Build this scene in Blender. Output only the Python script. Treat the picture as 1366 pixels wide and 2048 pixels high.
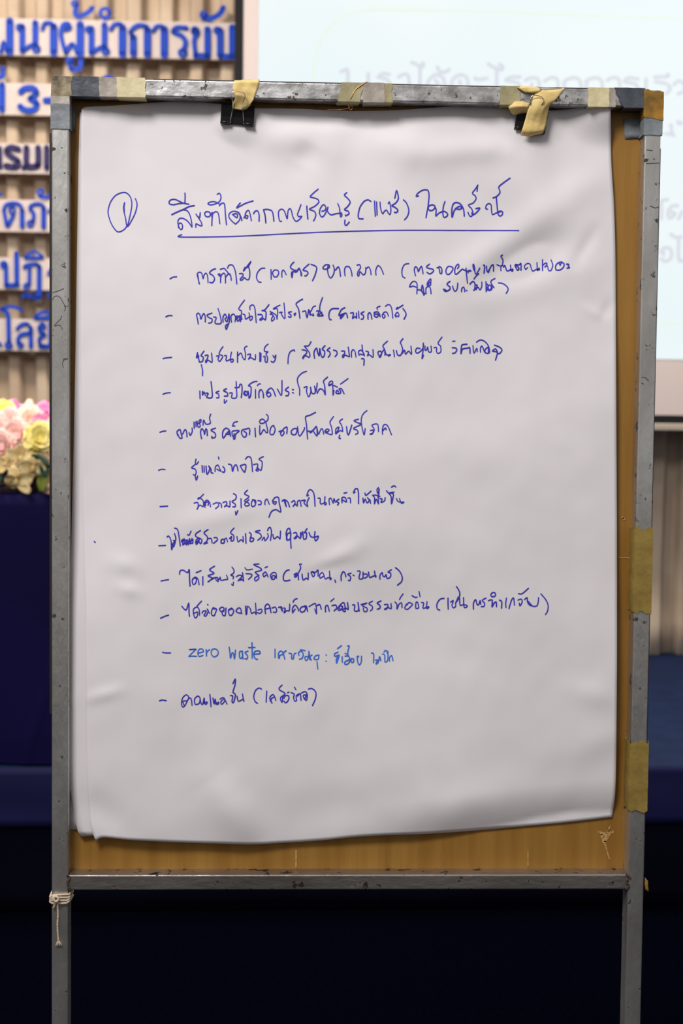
import bpy, bmesh, math, random
from mathutils import Vector, Matrix, noise
random.seed(7)
for o in list(bpy.data.objects):
    bpy.data.objects.remove(o, do_unlink=True)
C = bpy.context.scene.collection
SC = bpy.context.scene

# ------------------------------------------------------------------ camera, world, lights, exposure
F, CX, CY = 2844.44, 683.0, 1024.0
HB = 0.75                                    # height of the underside of the easel's lower rail
RX, RY, RZ = -0.05411714, -0.04025273, 0.01110675
RM = Matrix.Rotation(math.pi/2, 3, 'X') @ (Matrix.Rotation(RZ, 3, 'Z') @ Matrix.Rotation(RY, 3, 'Y') @ Matrix.Rotation(RX, 3, 'X'))
CAM = Vector((-0.08153, -1.62791, HB+0.52792))
cd = bpy.data.cameras.new('camera'); cam = bpy.data.objects.new('camera', cd); C.objects.link(cam)
cd.sensor_fit = 'VERTICAL'; cd.sensor_height = 36; cd.lens = 50; cd.clip_start = 0.05; cd.clip_end = 60
cam.matrix_world = Matrix.Translation(CAM) @ RM.to_4x4()
cd.dof.use_dof = True; cd.dof.focus_distance = 1.635; cd.dof.aperture_fstop = 7.1
SC.camera = cam
SC.view_settings.view_transform = 'Standard'; SC.view_settings.look = 'None'
SC.view_settings.gamma = 1; SC.view_settings.use_curve_mapping = False
SC.view_settings.exposure = 0.0

w = bpy.data.worlds.new('hall_light'); SC.world = w; w.use_nodes = True
wn = w.node_tree; bg = wn.nodes['Background']; bg.inputs[1].default_value = 0.40
wt = wn.nodes.new('ShaderNodeTexCoord'); wsep = wn.nodes.new('ShaderNodeSeparateXYZ'); wr = wn.nodes.new('ShaderNodeValToRGB')   # lit hall above, dark carpet below
wn.links.new(wt.outputs['Generated'], wsep.inputs[0]); wm = wn.nodes.new('ShaderNodeMapRange'); wm.inputs['From Min'].default_value = -1; wm.inputs['From Max'].default_value = 1
wn.links.new(wsep.outputs['Z'], wm.inputs['Value']); wn.links.new(wm.outputs[0], wr.inputs[0]); wn.links.new(wr.outputs[0], bg.inputs[0])
wr.color_ramp.elements[0].position = .40; wr.color_ramp.elements[0].color = (.06, .06, .07, 1)
wr.color_ramp.elements[1].position = .52; wr.color_ramp.elements[1].color = (1, .975, .975, 1)

def area(name, loc, target, size, energy, col, sy=None):
    l = bpy.data.lights.new(name, 'AREA'); l.energy = energy; l.color = col; l.size = size
    if sy: l.shape = 'RECTANGLE'; l.size_y = sy
    o = bpy.data.objects.new(name, l); C.objects.link(o); o.location = loc
    o.rotation_euler = (Vector(target)-Vector(loc)).to_track_quat('-Z', 'Y').to_euler(); return o
area('hall_lamp', (-0.9, -1.75, 3.25), (0, 0, 1.35), 0.75, 65, (1, .972, .965))
area('flower_fill_light', (-1.5, .75, 3.1), (-.9, 2.3, 1.15), 0.5, 24, (1, .93, .84))  # fill light added to brighten the flowers, not a known fixture
area('stage_lamp', (-1.3, 2.3, 3.5), (-1.0, 3.4, 1.2), 0.6, 66, (1, .90, .79))
area('stage_lamp_far', (1.5, 2.7, 3.5), (1.5, 4.1, .7), 0.4, 72, (1, .89, .80))

# ------------------------------------------------------------------ helpers
def ray(px, py):
    return RM @ Vector(((px-CX)/F, -(py-CY)/F, -1.0))
def bp(px, py, z=0.0):
    """point seen at px,py on the easel plane, z metres in front of the frame's front face"""
    d = ray(px, py); t = (-z-CAM.y)/d.y; return CAM + d*t
YAW = math.tan(math.radians(1.2))
def sp(px, py, Y):
    """point seen at px,py on an upright plane of the stage (slightly turned away on the right)"""
    d = ray(px, py); t = (Y + CAM.x*YAW - CAM.y)/(d.y - d.x*YAW); return CAM + d*t
def hz(px, py, z):
    d = ray(px, py); t = (z-CAM.z)/d.z; return CAM + d*t

WLOC = {}
def link(name, me, mat, parent=None, smooth=False, origin=None):
    """one mesh object from world-space geometry, its origin moved to the base of the shape"""
    vs = [v.co for v in me.vertices]
    if origin is None:
        lo = [min(v[i] for v in vs) for i in range(3)]; hi = [max(v[i] for v in vs) for i in range(3)]
        origin = Vector(((lo[0]+hi[0])/2, (lo[1]+hi[1])/2, lo[2]))
    me.transform(Matrix.Translation(-Vector(origin)))
    o = bpy.data.objects.new(name, me); C.objects.link(o)
    if mat: me.materials.append(mat)
    for p in me.polygons: p.use_smooth = smooth
    if parent:
        o.parent = parent; o.location = Vector(origin) - WLOC.get(parent.name, parent.location)
    else: o.location = origin
    WLOC[o.name] = Vector(origin)
    return o
def mesh(bm, name='m'):
    me = bpy.data.meshes.new(name); bm.to_mesh(me); bm.free(); return me
def tag(o, label, cat=None, group=None, kind=None):
    if label: o['label'] = label
    if cat: o['category'] = cat
    if group: o['group'] = group
    if kind: o['kind'] = kind
    return o
def thing(name, loc, label, cat, group=None):
    o = bpy.data.objects.new(name, None); C.objects.link(o); o.location = loc; o.empty_display_size = .05
    return tag(o, label, cat, group)
def box(bm, lo, hi, bev=0.0, M=None):
    r = bmesh.ops.create_cube(bm, size=1)
    vs = r['verts']
    for v in vs:
        v.co = Vector([lo[i]+(v.co[i]+.5)*(hi[i]-lo[i]) for i in range(3)])
    if bev:
        es = list({e for v in vs for e in v.link_edges})
        rr = bmesh.ops.bevel(bm, geom=es, offset=bev, segments=3, affect='EDGES', profile=.5)
        vs = list({v for f in rr['faces'] for v in f.verts} | {v for v in vs if v.is_valid})
    if M:
        for v in vs: v.co = M @ v.co
def tube(bm, pts, r, n=8, cap=True):
    pts = [Vector(p) for p in pts]; rings = []
    rr = r if hasattr(r, '__len__') else [r]*len(pts)
    up = Vector((.13, .95, .21)).normalized()
    for i, p in enumerate(pts):
        t = (pts[min(i+1, len(pts)-1)] - pts[max(i-1, 0)]).normalized()
        a = t.cross(up)
        if a.length < 1e-3: a = t.cross(Vector((1, 0, 0)))
        a.normalize(); b = t.cross(a); up = -a.cross(t) if False else up
        rings.append([bm.verts.new(p + (a*math.cos(k*2*math.pi/n) + b*math.sin(k*2*math.pi/n))*rr[i]) for k in range(n)])
    for A, B in zip(rings, rings[1:]):
        for k in range(n): bm.faces.new((A[k], A[(k+1) % n], B[(k+1) % n], B[k]))
    if cap:
        bm.faces.new(rings[0][::-1]); bm.faces.new(rings[-1])
def catmull(P, sub=6):
    if len(P) < 3: return [tuple(p) for p in P]
    closed = math.dist(P[0], P[-1]) < 1e-6
    out = []
    n = len(P)
    for i in range(n-1):
        p1, p2 = P[i], P[i+1]
        p0 = P[i-1] if i > 0 else (P[-2] if closed else p1)
        p3 = P[i+2] if i+2 < n else (P[1] if closed else p2)
        for k in range(sub):
            t = k/sub
            out.append(tuple(.5*((2*b) + (c-a)*t + (2*a-5*b+4*c-d)*t*t + (3*b-a-3*c+d)*t**3) for a, b, c, d in zip(p0, p1, p2, p3)))
    out.append(tuple(P[-1])); return out
def ribbon2d(P, w):
    """outline strip of a pen stroke: list of (left,right) pairs plus round cap fans, all in 2D"""
    Q = [P[0]]
    for p in P[1:]:
        if math.dist(p, Q[-1]) > w*.12: Q.append(p)
    if len(Q) == 1: Q.append((Q[0][0]+w*.3, Q[0][1]))
    L, R_ = [], []
    for i, p in enumerate(Q):
        a, b = Q[max(i-1, 0)], Q[min(i+1, len(Q)-1)]
        tx, ty = b[0]-a[0], b[1]-a[1]; l = math.hypot(tx, ty) or 1; tx /= l; ty /= l
        L.append((p[0]-ty*w/2, p[1]+tx*w/2)); R_.append((p[0]+ty*w/2, p[1]-tx*w/2))
    return Q, L, R_
def stroke_mesh(bm, P, w, to3, depth3=None):
    """flat pen stroke (or, with depth3, a solid cut-out letter stroke) laid on the surface to3"""
    Q, L, R_ = ribbon2d(P, w)
    polys = [(L[i], L[i+1], R_[i+1], R_[i]) for i in range(len(Q)-1)]
    for c in (Q[0], Q[-1]):
        polys.append([(c[0]+w/2*math.cos(k*math.pi/5), c[1]+w/2*math.sin(k*math.pi/5)) for k in range(10)])
    for i in range(1, len(Q)-1):     # rounded joints at sharp turns
        a, b, c = Q[i-1], Q[i], Q[i+1]
        d = math.atan2(c[1]-b[1], c[0]-b[0]) - math.atan2(b[1]-a[1], b[0]-a[0])
        if abs((d+math.pi) % (2*math.pi)-math.pi) > .45:
            polys.append([(b[0]+w/2*math.cos(k*math.pi/4), b[1]+w/2*math.sin(k*math.pi/4)) for k in range(8)])
    for pl in polys:
        f = [bm.verts.new(to3(*p)) for p in pl]
        try: fa = bm.faces.new(f)
        except ValueError: continue
        if fa.normal.length == 0: fa.normal_update()
        if depth3:
            g = [bm.verts.new(depth3(*p)) for p in pl]
            n = len(f)
            bm.faces.new(g[::-1])
            for k in range(n): bm.faces.new((f[k], g[k], g[(k+1) % n], f[(k+1) % n]))
def parse(s):
    return [[tuple(float(v) for v in p.split(',')) for p in st.split()] for st in s.strip().split('|') if st.strip()]

def mat(name, col, rough=.6, metal=0.0, spec=.5, var=0.0, scale=20, col2=None, stretch=(1, 1, 1), bump=0.0, bscale=None, emit=None, estr=1.0, sheen=0, detail=4):
    m = bpy.data.materials.new(name); m.use_nodes = True; nt = m.node_tree; b = nt.nodes['Principled BSDF']
    b.inputs['Base Color'].default_value = (*col, 1); b.inputs['Roughness'].default_value = rough
    b.inputs['Metallic'].default_value = metal; b.inputs['Specular IOR Level'].default_value = spec
    if sheen: b.inputs['Sheen Weight'].default_value = sheen
    if emit:
        b.inputs['Emission Color'].default_value = (*emit, 1); b.inputs['Emission Strength'].default_value = estr
    if var or col2 or bump:
        tc = nt.nodes.new('ShaderNodeTexCoord'); mp = nt.nodes.new('ShaderNodeMapping'); mp.inputs['Scale'].default_value = stretch
        nt.links.new(tc.outputs['Object'], mp.inputs[0])
        n = nt.nodes.new('ShaderNodeTexNoise'); n.inputs['Scale'].default_value = scale; n.inputs['Detail'].default_value = detail
        nt.links.new(mp.outputs[0], n.inputs['Vector'])
        if var or col2:
            r = nt.nodes.new('ShaderNodeValToRGB'); c2 = col2 or tuple(max(0, c*(1-var)) for c in col)
            r.color_ramp.elements[0].position = .36; r.color_ramp.elements[0].color = (*c2, 1)
            r.color_ramp.elements[1].position = .64; r.color_ramp.elements[1].color = (*col, 1)
            nt.links.new(n.outputs['Fac'], r.inputs[0]); nt.links.new(r.outputs[0], b.inputs['Base Color'])
        if bump:
            n2 = n
            if bscale:
                n2 = nt.nodes.new('ShaderNodeTexNoise'); n2.inputs['Scale'].default_value = bscale; n2.inputs['Detail'].default_value = 3
                nt.links.new(mp.outputs[0], n2.inputs['Vector'])
            bu = nt.nodes.new('ShaderNodeBump'); bu.inputs['Strength'].default_value = bump; bu.inputs['Distance'].default_value = .004
            nt.links.new(n2.outputs['Fac'], bu.inputs['Height']); nt.links.new(bu.outputs[0], b.inputs['Normal'])
    return m
def srgb(r, g, b):
    f = lambda c: c/12.92 if c <= .04045 else ((c+.055)/1.055)**2.4
    return (f(r/255), f(g/255), f(b/255))
def worn_metal(name, light, dark, dirt, speck=.62, stretch=(1, 1, 1), ms=28, ss=75):
    """scratched bare steel: mottled grey, grey-brown streaks, dark specks"""
    m = mat(name, light, .42, .85, .5, col2=dark, scale=ms, stretch=stretch, bump=.12, bscale=160)
    nt = m.node_tree; b = nt.nodes['Principled BSDF']
    src = b.inputs['Base Color'].links[0].from_socket
    tc = next(n for n in nt.nodes if n.type == 'TEX_COORD')
    n = nt.nodes.new('ShaderNodeTexNoise'); n.inputs['Scale'].default_value = ss; n.inputs['Detail'].default_value = 6; n.inputs['Roughness'].default_value = .62
    nt.links.new(tc.outputs['Object'], n.inputs['Vector'])
    r = nt.nodes.new('ShaderNodeValToRGB'); r.color_ramp.elements[0].position = speck; r.color_ramp.elements[1].position = speck+.05
    r.color_ramp.elements[0].color = (0, 0, 0, 1); r.color_ramp.elements[1].color = (1, 1, 1, 1)
    nt.links.new(n.outputs['Fac'], r.inputs[0])
    mx = nt.nodes.new('ShaderNodeMix'); mx.data_type = 'RGBA'; mx.inputs['B'].default_value = (*dirt, 1)
    nt.links.new(r.outputs[0], mx.inputs['Factor']); nt.links.new(src, mx.inputs['A']); nt.links.new(mx.outputs['Result'], b.inputs['Base Color'])
    ro = nt.nodes.new('ShaderNodeMapRange'); ro.inputs['To Min'].default_value = .32; ro.inputs['To Max'].default_value = .8
    nt.links.new(r.outputs[0], ro.inputs['Value']); nt.links.new(ro.outputs[0], b.inputs['Roughness'])
    return m
def smooth(a, b, x):
    t = max(0.0, min(1.0, (x-a)/(b-a))); return t*t*(3-2*t)
# ------------------------------------------------------------------ the hall
YS, YT, YC, YSCR, YB = 2.14, 2.19, 4.12, 3.74, 4.03    # stage edge, table front, curtain, screen, banner
ZS = sp(1330, 1533, YS).z                               # stage deck height
M_floor = mat('dark carpet', (.0012, .0015, .0050), .95, spec=.0, var=.4, scale=90)
M_wall = mat('hall wall paint', (.42, .38, .33), .8, var=.06, scale=3)
def quad_slab(name, lo, hi, m, parent=None, bev=0):
    bm = bmesh.new(); box(bm, lo, hi, bev); return link(name, mesh(bm), m, parent)
tag(quad_slab('floor', (-8, -6, -.1), (8, 6, 0), M_floor), 'dark navy carpet on the hall floor', kind='structure')
tag(quad_slab('wall_back', (-8, 4.85, 0), (8, 5.0, 4), M_wall), 'plain wall behind the stage curtain', kind='structure')

def at_stage(x, Y):            # a point of the stage's own straight rows
    return Y + x*YAW
def stage_box(bm, x0, x1, Y0, Y1, z0, z1, bev=0):
    n0 = len(bm.verts); box(bm, (x0, Y0, z0), (x1, Y1, z1), bev)
    for v in list(bm.verts)[n0:]: v.co.y += v.co.x*YAW

# stage: deck, front cloth as a lit upper band and a shade-coloured skirt
M_deck = mat('navy stage carpet', srgb(20, 36, 70), .75, spec=.12, var=.25, scale=14, bump=.25, bscale=300)
M_front_lit = mat('navy lit front cloth', srgb(22, 24, 74), .7, spec=.2, var=.2, scale=6)
M_skirt_shade = mat('shade-darkened stage skirt', (.0022, .0026, .0095), .9, spec=.05, var=.3, scale=5)  # near-black colour stands in for light falling off down the front
stage = thing('stage', (0, YS, 0), 'raised stage with navy carpet deck and dark blue skirt, behind the easel', 'stage')
bm = bmesh.new(); stage_box(bm, -6.4, 6.4, YS+.012, 4.62, .02, ZS, .004); link('deck', mesh(bm), M_deck, stage)
def hanging(name, m, Y, z0, z1, amp, per, parent, x0=-6.4, x1=6.4, nx=640, nz=8, back=.006):
    bm = bmesh.new(); g = []
    for j in range(nz+1):
        z = z0+(z1-z0)*j/nz; row = []
        for i in range(nx+1):
            x = x0+(x1-x0)*i/nx; k = (1-j/nz)**.7
            y = Y - amp*k*(.5+.5*math.sin(x/per*6.283+1.3*math.sin(x*1.7))) - .0015*math.sin(x*5+j)
            row.append(bm.verts.new((x, at_stage(x, y), z)))
        g.append(row)
    for j in range(nz):
        for i in range(nx): bm.faces.new((g[j][i], g[j][i+1], g[j+1][i+1], g[j+1][i]))
    o = link(name, mesh(bm), m, parent, True)
    s = o.modifiers.new('t', 'SOLIDIFY'); s.thickness = .002; s.offset = 1
    return o
zv = sp(1330, 1645, YS).z
hanging('lit_front_band', M_front_lit, YS, zv, ZS+.001, .006, .9, stage)  # made-up separate band, ends where the painted falloff starts
hanging('skirt', M_skirt_shade, YS+.011, .004, ZS-.01, .004, .35, stage)

# pleated curtain
M_cur = mat('beige curtain', srgb(196, 178, 156), .75, spec=.2, col2=srgb(172, 150, 128), scale=3.5, sheen=.2, bump=.05, bscale=400)
bm = bmesh.new(); g = []
x0, x1, nx, nz = -5.0, 6.0, 2200, 24; ztop = 3.6
for j in range(nz+1):
    z = ZS+.004+(ztop-ZS)*j/nz; row = []
    for i in range(nx+1):
        x = x0+(x1-x0)*i/nx
        ph = x/.118 + .35*noise.noise((x*1.7, 3.1, 0)) + .12*noise.noise((x*2.1, z*.8, 5))
        c = math.sin(ph*2*math.pi); pl = math.tanh(3.5*c)         # box pleats with soft corners
        d = .030*pl + .016*noise.noise((x*6, z*.7, 1)) + .010*math.sin(ph*math.pi*.5)
        if z > 3.3: d *= (3.6-z)/.3
        row.append(bm.verts.new((x, at_stage(x, YC-d), z)))
    g.append(row)
for j in range(nz):
    for i in range(nx): bm.faces.new((g[j][i], g[j][i+1], g[j+1][i+1], g[j+1][i]))
cur = link('stage_curtain', mesh(bm), M_cur, None, True)
s = cur.modifiers.new('t', 'SOLIDIFY'); s.thickness = .003; s.offset = -1
tag(cur, 'beige pleated curtain hanging across the back of the stage', 'curtain')

# projection screen with a lit slide
M_scr = mat('matte screen white', srgb(188, 177, 174), .85, spec=.1)
M_blk = mat('black screen border', (.006, .006, .007), .7, spec=.2)
M_bar = mat('pale metal weight bar', srgb(176, 166, 152), .4, .3)
pTL = sp(470, 0, YSCR); pBL = sp(1330, 847, YSCR)
sx0 = pTL.x; sz0 = pBL.z; sx1 = sx0+3.3; sz1 = sz0+2.3
screen = thing('projection_screen', (sx0+1.65, at_stage(sx0+1.65, YSCR), sz0), 'large projection screen showing a pale slide, hung before the curtain', 'screen')
px = lambda a, b: abs(sp(b, 500, YSCR).x - sp(a, 500, YSCR).x)
bw = px(470, 487)
bm = bmesh.new()
stage_box(bm, sx0+bw, sx1-bw, YSCR, YSCR+.004, sz0+bw, sz1-bw); link('screen_fabric', mesh(bm), M_scr, screen)
bm = bmesh.new()
stage_box(bm, sx0, sx0+bw, YSCR-.003, YSCR+.006, sz0, sz1); stage_box(bm, sx1-bw, sx1, YSCR-.003, YSCR+.006, sz0, sz1)
stage_box(bm, sx0+bw, sx1-bw, YSCR-.003, YSCR+.006, sz0, sz0+bw*.85); stage_box(bm, sx0+bw, sx1-bw, YSCR-.003, YSCR+.006, sz1-bw, sz1)
link('border', mesh(bm), M_blk, screen)
zb0 = sp(1330, 861, YSCR).z
bm = bmesh.new(); stage_box(bm, sx0-.03, sx1+.03, YSCR-.014, YSCR+.014, zb0, sz0, .004); link('bottom_bar', mesh(bm), M_bar, screen)
M_sl = mat('projected slide light', (.02, .02, .02), .9, spec=0, emit=srgb(232, 246, 249), estr=1.0)
nt = M_sl.node_tree; tc = nt.nodes.new('ShaderNodeTexCoord'); gr = nt.nodes.new('ShaderNodeTexNoise'); gr.inputs['Scale'].default_value = .9; gr.inputs['Detail'].default_value = 1
cr = nt.nodes.new('ShaderNodeValToRGB'); cr.color_ramp.elements[0].color = (*srgb(228, 242, 247), 1); cr.color_ramp.elements[1].color = (*srgb(244, 250, 248), 1)
cr.color_ramp.elements[0].position = .35; cr.color_ramp.elements[1].position = .7
nt.links.new(tc.outputs['Object'], gr.inputs['Vector']); nt.links.new(gr.outputs['Fac'], cr.inputs[0]); nt.links.new(cr.outputs[0], nt.nodes['Principled BSDF'].inputs['Emission Color'])
lx = sp(517, 80, YSCR).x; lz = sp(1340, 719, YSCR).z
bm = bmesh.new(); stage_box(bm, lx, sx1-bw-.06, YSCR-.002, YSCR, lz, sz1-.25)
slide = link('projected_slide', mesh(bm), M_sl, screen)
M_tx = mat('slide lettering', (.02, .02, .02), .9, spec=0, emit=srgb(213, 217, 226), estr=1.03)
M_gl = mat('slide outline', (.02, .02, .02), .9, spec=0, emit=srgb(226, 241, 224), estr=1.05)
def slide_strokes(name, strokes, wpx, m):
    bm = bmesh.new()
    for st in strokes:
        stroke_mesh(bm, catmull(st, 5), wpx, lambda a, b: sp(a, b, YSCR-.0035))
    return link(name, mesh(bm), m, slide)
slide_strokes('slide_outline', parse("625,700 624,400 626,160 632,110 650,65 690,32 740,21 800,20 1000,24 1366,38 1700,52 | 625,640 640,652 700,652 1000,651 1366,648 1700,646"), 4, M_gl)
def T(x0, y0, k, s): return [[(x0+x/k, y0+y/k) for x, y in st] for st in parse(s)]
row1 = T(660, 100, 3.794, "85,165 115,150 135,165 135,330 | 290,180 290,320 | 365,205 400,180 450,185 | 365,205 440,230 450,290 425,320 | 520,205 560,185 595,200 605,320 | 620,95 650,105 690,130 710,115 700,95 | 685,120 680,320 | 750,330 745,240 800,190 860,215 875,330 | 800,230 820,260 790,300 | 815,130 835,165 880,165 905,145 | 930,330 925,240 980,190 1040,215 1050,330 | 985,235 990,265 | 1100,210 1120,225 1190,215 | 1100,290 1120,305 1190,295 | 1200,105 1250,135 1300,150 1310,125 1285,110 | 1265,140 1265,330")
row1 += T(1000, 110, 3.732, "45,185 80,165 150,165 | 45,190 140,215 150,290 | 190,190 240,170 290,195 290,330 | 230,240 240,215 | 335,195 380,170 430,190 435,330 | 480,330 480,215 490,190 550,170 600,200 605,330 | 640,330 645,215 650,190 710,170 760,200 765,330 | 800,190 840,170 890,190 895,330 | 930,195 960,170 1030,180 | 935,200 1020,225 1030,300 | 1090,180 1090,330 | 1155,165 1250,160 1250,140 | 1160,200 1240,215 1270,250 1240,290 | 1300,220 1330,195 1366,210 1385,260 1330,290")
for q in row1: slide_strokes('slide_text', [q], 7.5, M_tx)
row2 = T(1290, 100, 4.447, "185,745 235,740 230,665 | 240,745 255,760 | 290,640 300,655 | 315,640 325,655 | 150,1340 200,1330 | 145,1350 145,1500 | 215,1495 205,1440 240,1390 290,1385 | 240,1440 265,1460 235,1490 | 300,1500 330,1440 | 140,1800 170,1760 225,1770 235,1840 190,1880 145,1860 | 160,1790 165,1820 | 230,1640 280,1670 320,1660 | 300,1680 300,1860 340,1870")
for q in row2: slide_strokes('slide_text', [q], 7.5, M_tx)

# ------------------------------------------------------------------ foam-letter banner pinned on the curtain
M_foam = mat('white foam strip', srgb(200, 186, 180), .9, spec=.15, var=.05, scale=30)
M_blue = mat('royal blue foam letter', srgb(8, 60, 172), .6, spec=.2)
M_purp = mat('dark purple foam letter', srgb(26, 15, 80), .6, spec=.3)
def ring(cx, cy, r): return [(cx+r*math.cos(k*math.pi/6), cy+r*math.sin(k*math.pi/6)) for k in range(13)]
def P(s): return [tuple(float(v) for v in p.split(',')) for p in s.split()]
def banner(label, corners, letters, m, x0, y0, k, grp='foam lettering strips pinned on the curtain'):
    """corners: px of top-left, top-right, bottom-right, bottom-left of the strip; letters: list of stroke lists"""
    f = [sp(a, b, YB) for a, b in corners]
    root = thing('banner_strip', (sum((v.x for v in f))/4, sum((v.y for v in f))/4, min(v.z for v in f)), label, 'banner', grp)
    bm = bmesh.new(); A = [bm.verts.new(v) for v in f]; B = [bm.verts.new(v+Vector((0, .018, 0))) for v in f]
    bm.faces.new(A); bm.faces.new(B[::-1])
    for i in range(4): bm.faces.new((A[i], B[i], B[(i+1) % 4], A[(i+1) % 4]))
    link('backing_strip', mesh(bm), M_foam, root)
    for L in letters:
        bm = bmesh.new()
        for wd, pts in L:
            q = [(x0+x/k, y0+y/k) for x, y in pts]
            stroke_mesh(bm, catmull(q, 4), wd, lambda a, b: sp(a, b, YB-.009), lambda a, b: sp(a, b, YB-.0005))
        link('letter', mesh(bm), m, root)
n1 = lambda dx, dy: [(6, ring(112+dx, 155+dy, 15)), (12, P(f"{126+dx},{150+dy} {126+dx},{288+dy}")), (8, P(f"{132+dx},{290+dy} {165+dx},{262+dy} {198+dx},{250+dy}")), (6, ring(206+dx, 277+dy, 17)), (12, P(f"{200+dx},{128+dy} {200+dx},{258+dy}"))]
banner('topmost blue-lettered foam strip, whole width seen left of the screen', [(-420, 27), (470, 46), (470, 120), (-420, 101)], [
    [(15, P("55,118 55,295")), (8, P("5,295 20,240 40,295")), (13, P("-40,118 -30,290"))],
    n1(0, 0),
    [(8, P("240,165 255,132 290,130 306,155")), (15, P("304,150 304,300"))],
    [(9, P("372,168 395,158 388,135 360,140 346,190 358,250 374,300")), (9, P("374,300 410,250 440,302")), (15, P("456,138 456,308"))],
    [(7, ring(398, 345, 14)), (10, P("400,355 405,392 445,392 458,375 458,330"))],
    [(6, ring(425, 20, 14)), (10, P("437,25 428,75 450,92 500,72 525,45"))],
    n1(394, 12),
    [(8, ring(598, 75, 26))],
    [(8, P("630,168 650,138 685,136 698,160")), (15, P("696,155 696,310"))],
    [(9, P("757,215 742,180 780,145 830,148 840,172")), (14, P("757,210 757,305")), (15, P("838,168 838,312"))],
    [(8, P("872,175 890,150 920,148 934,165")), (15, P("934,165 934,314"))],
    [(9, P("985,175 1005,155 1060,158")), (10, P("985,180 1035,205 1055,240 1045,285")), (7, ring(1038, 300, 18))],
    [(6, ring(1110, 172, 16)), (9, P("1098,185 1105,165 1126,185 1104,225 1112,312")), (12, P("1112,316 1180,318")), (13, P("1180,165 1180,318"))],
    [(7, ring(1160, 85, 16)), (12, P("1160,102 1200,106 1250,80 1270,45"))],
    [(6, ring(1236, 172, 15)), (13, P("1252,172 1252,318")), (12, P("1252,320 1320,322")), (14, P("1322,155 1322,322"))],
], M_blue, 0, 0, 2.846)
banner('blue foam strip ending in the figure 3 beside the easel top', [(-420, 158), (250, 170), (250, 234), (-420, 222)], [
    [(9, P("-20,445 5,440 16,430 16,388"))], [(13, P("10,482 10,622"))],
    [(12, P("118,522 140,502 190,502 206,530 172,560")), (12, P("172,560 208,590 190,624 140,624 114,604"))],
    [(12, P("258,570 320,570"))], [(8, P("585,450 612,436 645,450"))],
], M_blue, 0, 0, 2.846)
banner('foam strip with dark purple letters, third of the column', [(-420, 280), (250, 290), (250, 350), (-420, 340)], [
    [(9, P("-2,842 0,950"))],
    [(12, P("104,848 60,838 36,860 62,888 102,918 88,948 34,942"))],
    [(12, P("150,840 150,930 165,948 200,945 216,930 216,840")), (9, P("150,935 132,955"))],
    [(12, P("266,840 266,955"))], [(12, P("340,845 340,955 400,955"))],
], M_purp, 0, 0, 2.846)
banner('blue-lettered foam strip directly under the purple-lettered one', [(-420, 392), (250, 403), (250, 467), (-420, 456)], [
    [(7, P("40,350 60,290 110,264 190,264 240,300 250,360")), (10, P("250,345 250,525")), (8, P("44,350 60,430 85,520 150,400")), (5, P("150,380 110,360 120,310 160,310 165,350 150,380"))],
    [(7, P("340,330 350,290 410,268 480,282 495,330")), (10, P("495,315 495,532")), (8, P("345,330 382,380 375,465")), (5, ring(345, 495, 30))],
    [(6, ring(460, 140, 30)), (8, P("452,185 500,198 590,175"))], [(7, P("560,360 620,300 690,350"))], [(6, P("-30,150 0,165 18,160"))],
], M_blue, 0, 360, 5.69)
banner('blue-lettered foam strip second from the bottom of the column', [(-420, 508), (250, 519), (250, 583), (-420, 572)], [
    [(6, ring(42, 960, 28)), (9, P("66,970 70,1195")), (9, P("66,1198 200,1192")), (10, P("186,835 190,1195"))],
    [(6, P("285,880 330,840 390,812 440,840 480,880 285,882"))],
    [(7, P("275,990 310,962 420,955 450,1000")), (10, P("445,985 445,1335")), (8, P("335,995 332,1180")), (5, ring(302, 1210, 28)), (8, P("265,1325 300,1302 340,1332 380,1312 405,1345 440,1345"))],
    [(7, P("552,1070 590,1010 650,1010"))], [(6, P("550,1290 575,1345 630,1350"))],
], M_blue, 0, 360, 5.69)
banner('lowest blue-lettered foam strip, above the flowers', [(-420, 629), (250, 642), (250, 705), (-420, 694)], [
    [(7, P("10,1470 100,1442 180,1452 245,1478")), (9, P("35,1475 90,1530 95,1650 100,1835")), (6, ring(96, 1880, 30))],
    [(7, P("195,1695 240,1645 310,1635 350,1690")), (9, P("350,1685 350,1895")), (8, P("350,1742 250,1752 208,1800 206,1855")), (5, ring(232, 1878, 26))],
    [(6, ring(480, 1660, 27)), (8, P("445,1680 460,1735 505,1755 452,1800 456,1870 500,1888")), (9, P("456,1892 575,1892")), (8, P("570,1635 570,1890"))],
    [(7, P("400,1562 440,1522 520,1502 590,1535")), (7, P("400,1567 590,1567"))], [(7, P("-30,1840 5,1872"))],
], M_blue, 0, 360, 5.69)

# ------------------------------------------------------------------ table under a navy cloth, flower arrangement on it
ZT = sp(50, 990, YT).z
tx0, tx1 = -1.95, -.12; td = .62
M_cloth = mat('dark navy tablecloth', srgb(15, 9, 62), .7, spec=.1, var=.25, scale=3)
M_tw = mat('table laminate', srgb(150, 120, 90), .5)
M_leg = mat('table steel leg', (.25, .25, .25), .4, .8)
table = thing('banquet_table', ((tx0+tx1)/2, at_stage((tx0+tx1)/2, YT+td/2), ZS+.0015), 'long table wholly covered by the navy cloth on the stage', 'table')
bm = bmesh.new(); stage_box(bm, tx0+.012, tx1-.012, YT+.014, YT+td-.012, ZT-.03, ZT-.004, .003); link('tabletop', mesh(bm), M_tw, table)
for ax in (tx0+.08, tx1-.08):
    for ay in (YT+.08, YT+td-.08):
        bm = bmesh.new(); tube(bm, [(ax, at_stage(ax, ay), ZS+.0015), (ax, at_stage(ax, ay), ZT-.03)], .014, 10); link('leg', mesh(bm), M_leg, table)
bm = bmesh.new(); prof = []
def cloth_pt(x, Y, z): return (x, at_stage(x, Y), z)
nx = 160; rows = []
hz_ = ZT-ZS-.006
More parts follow.
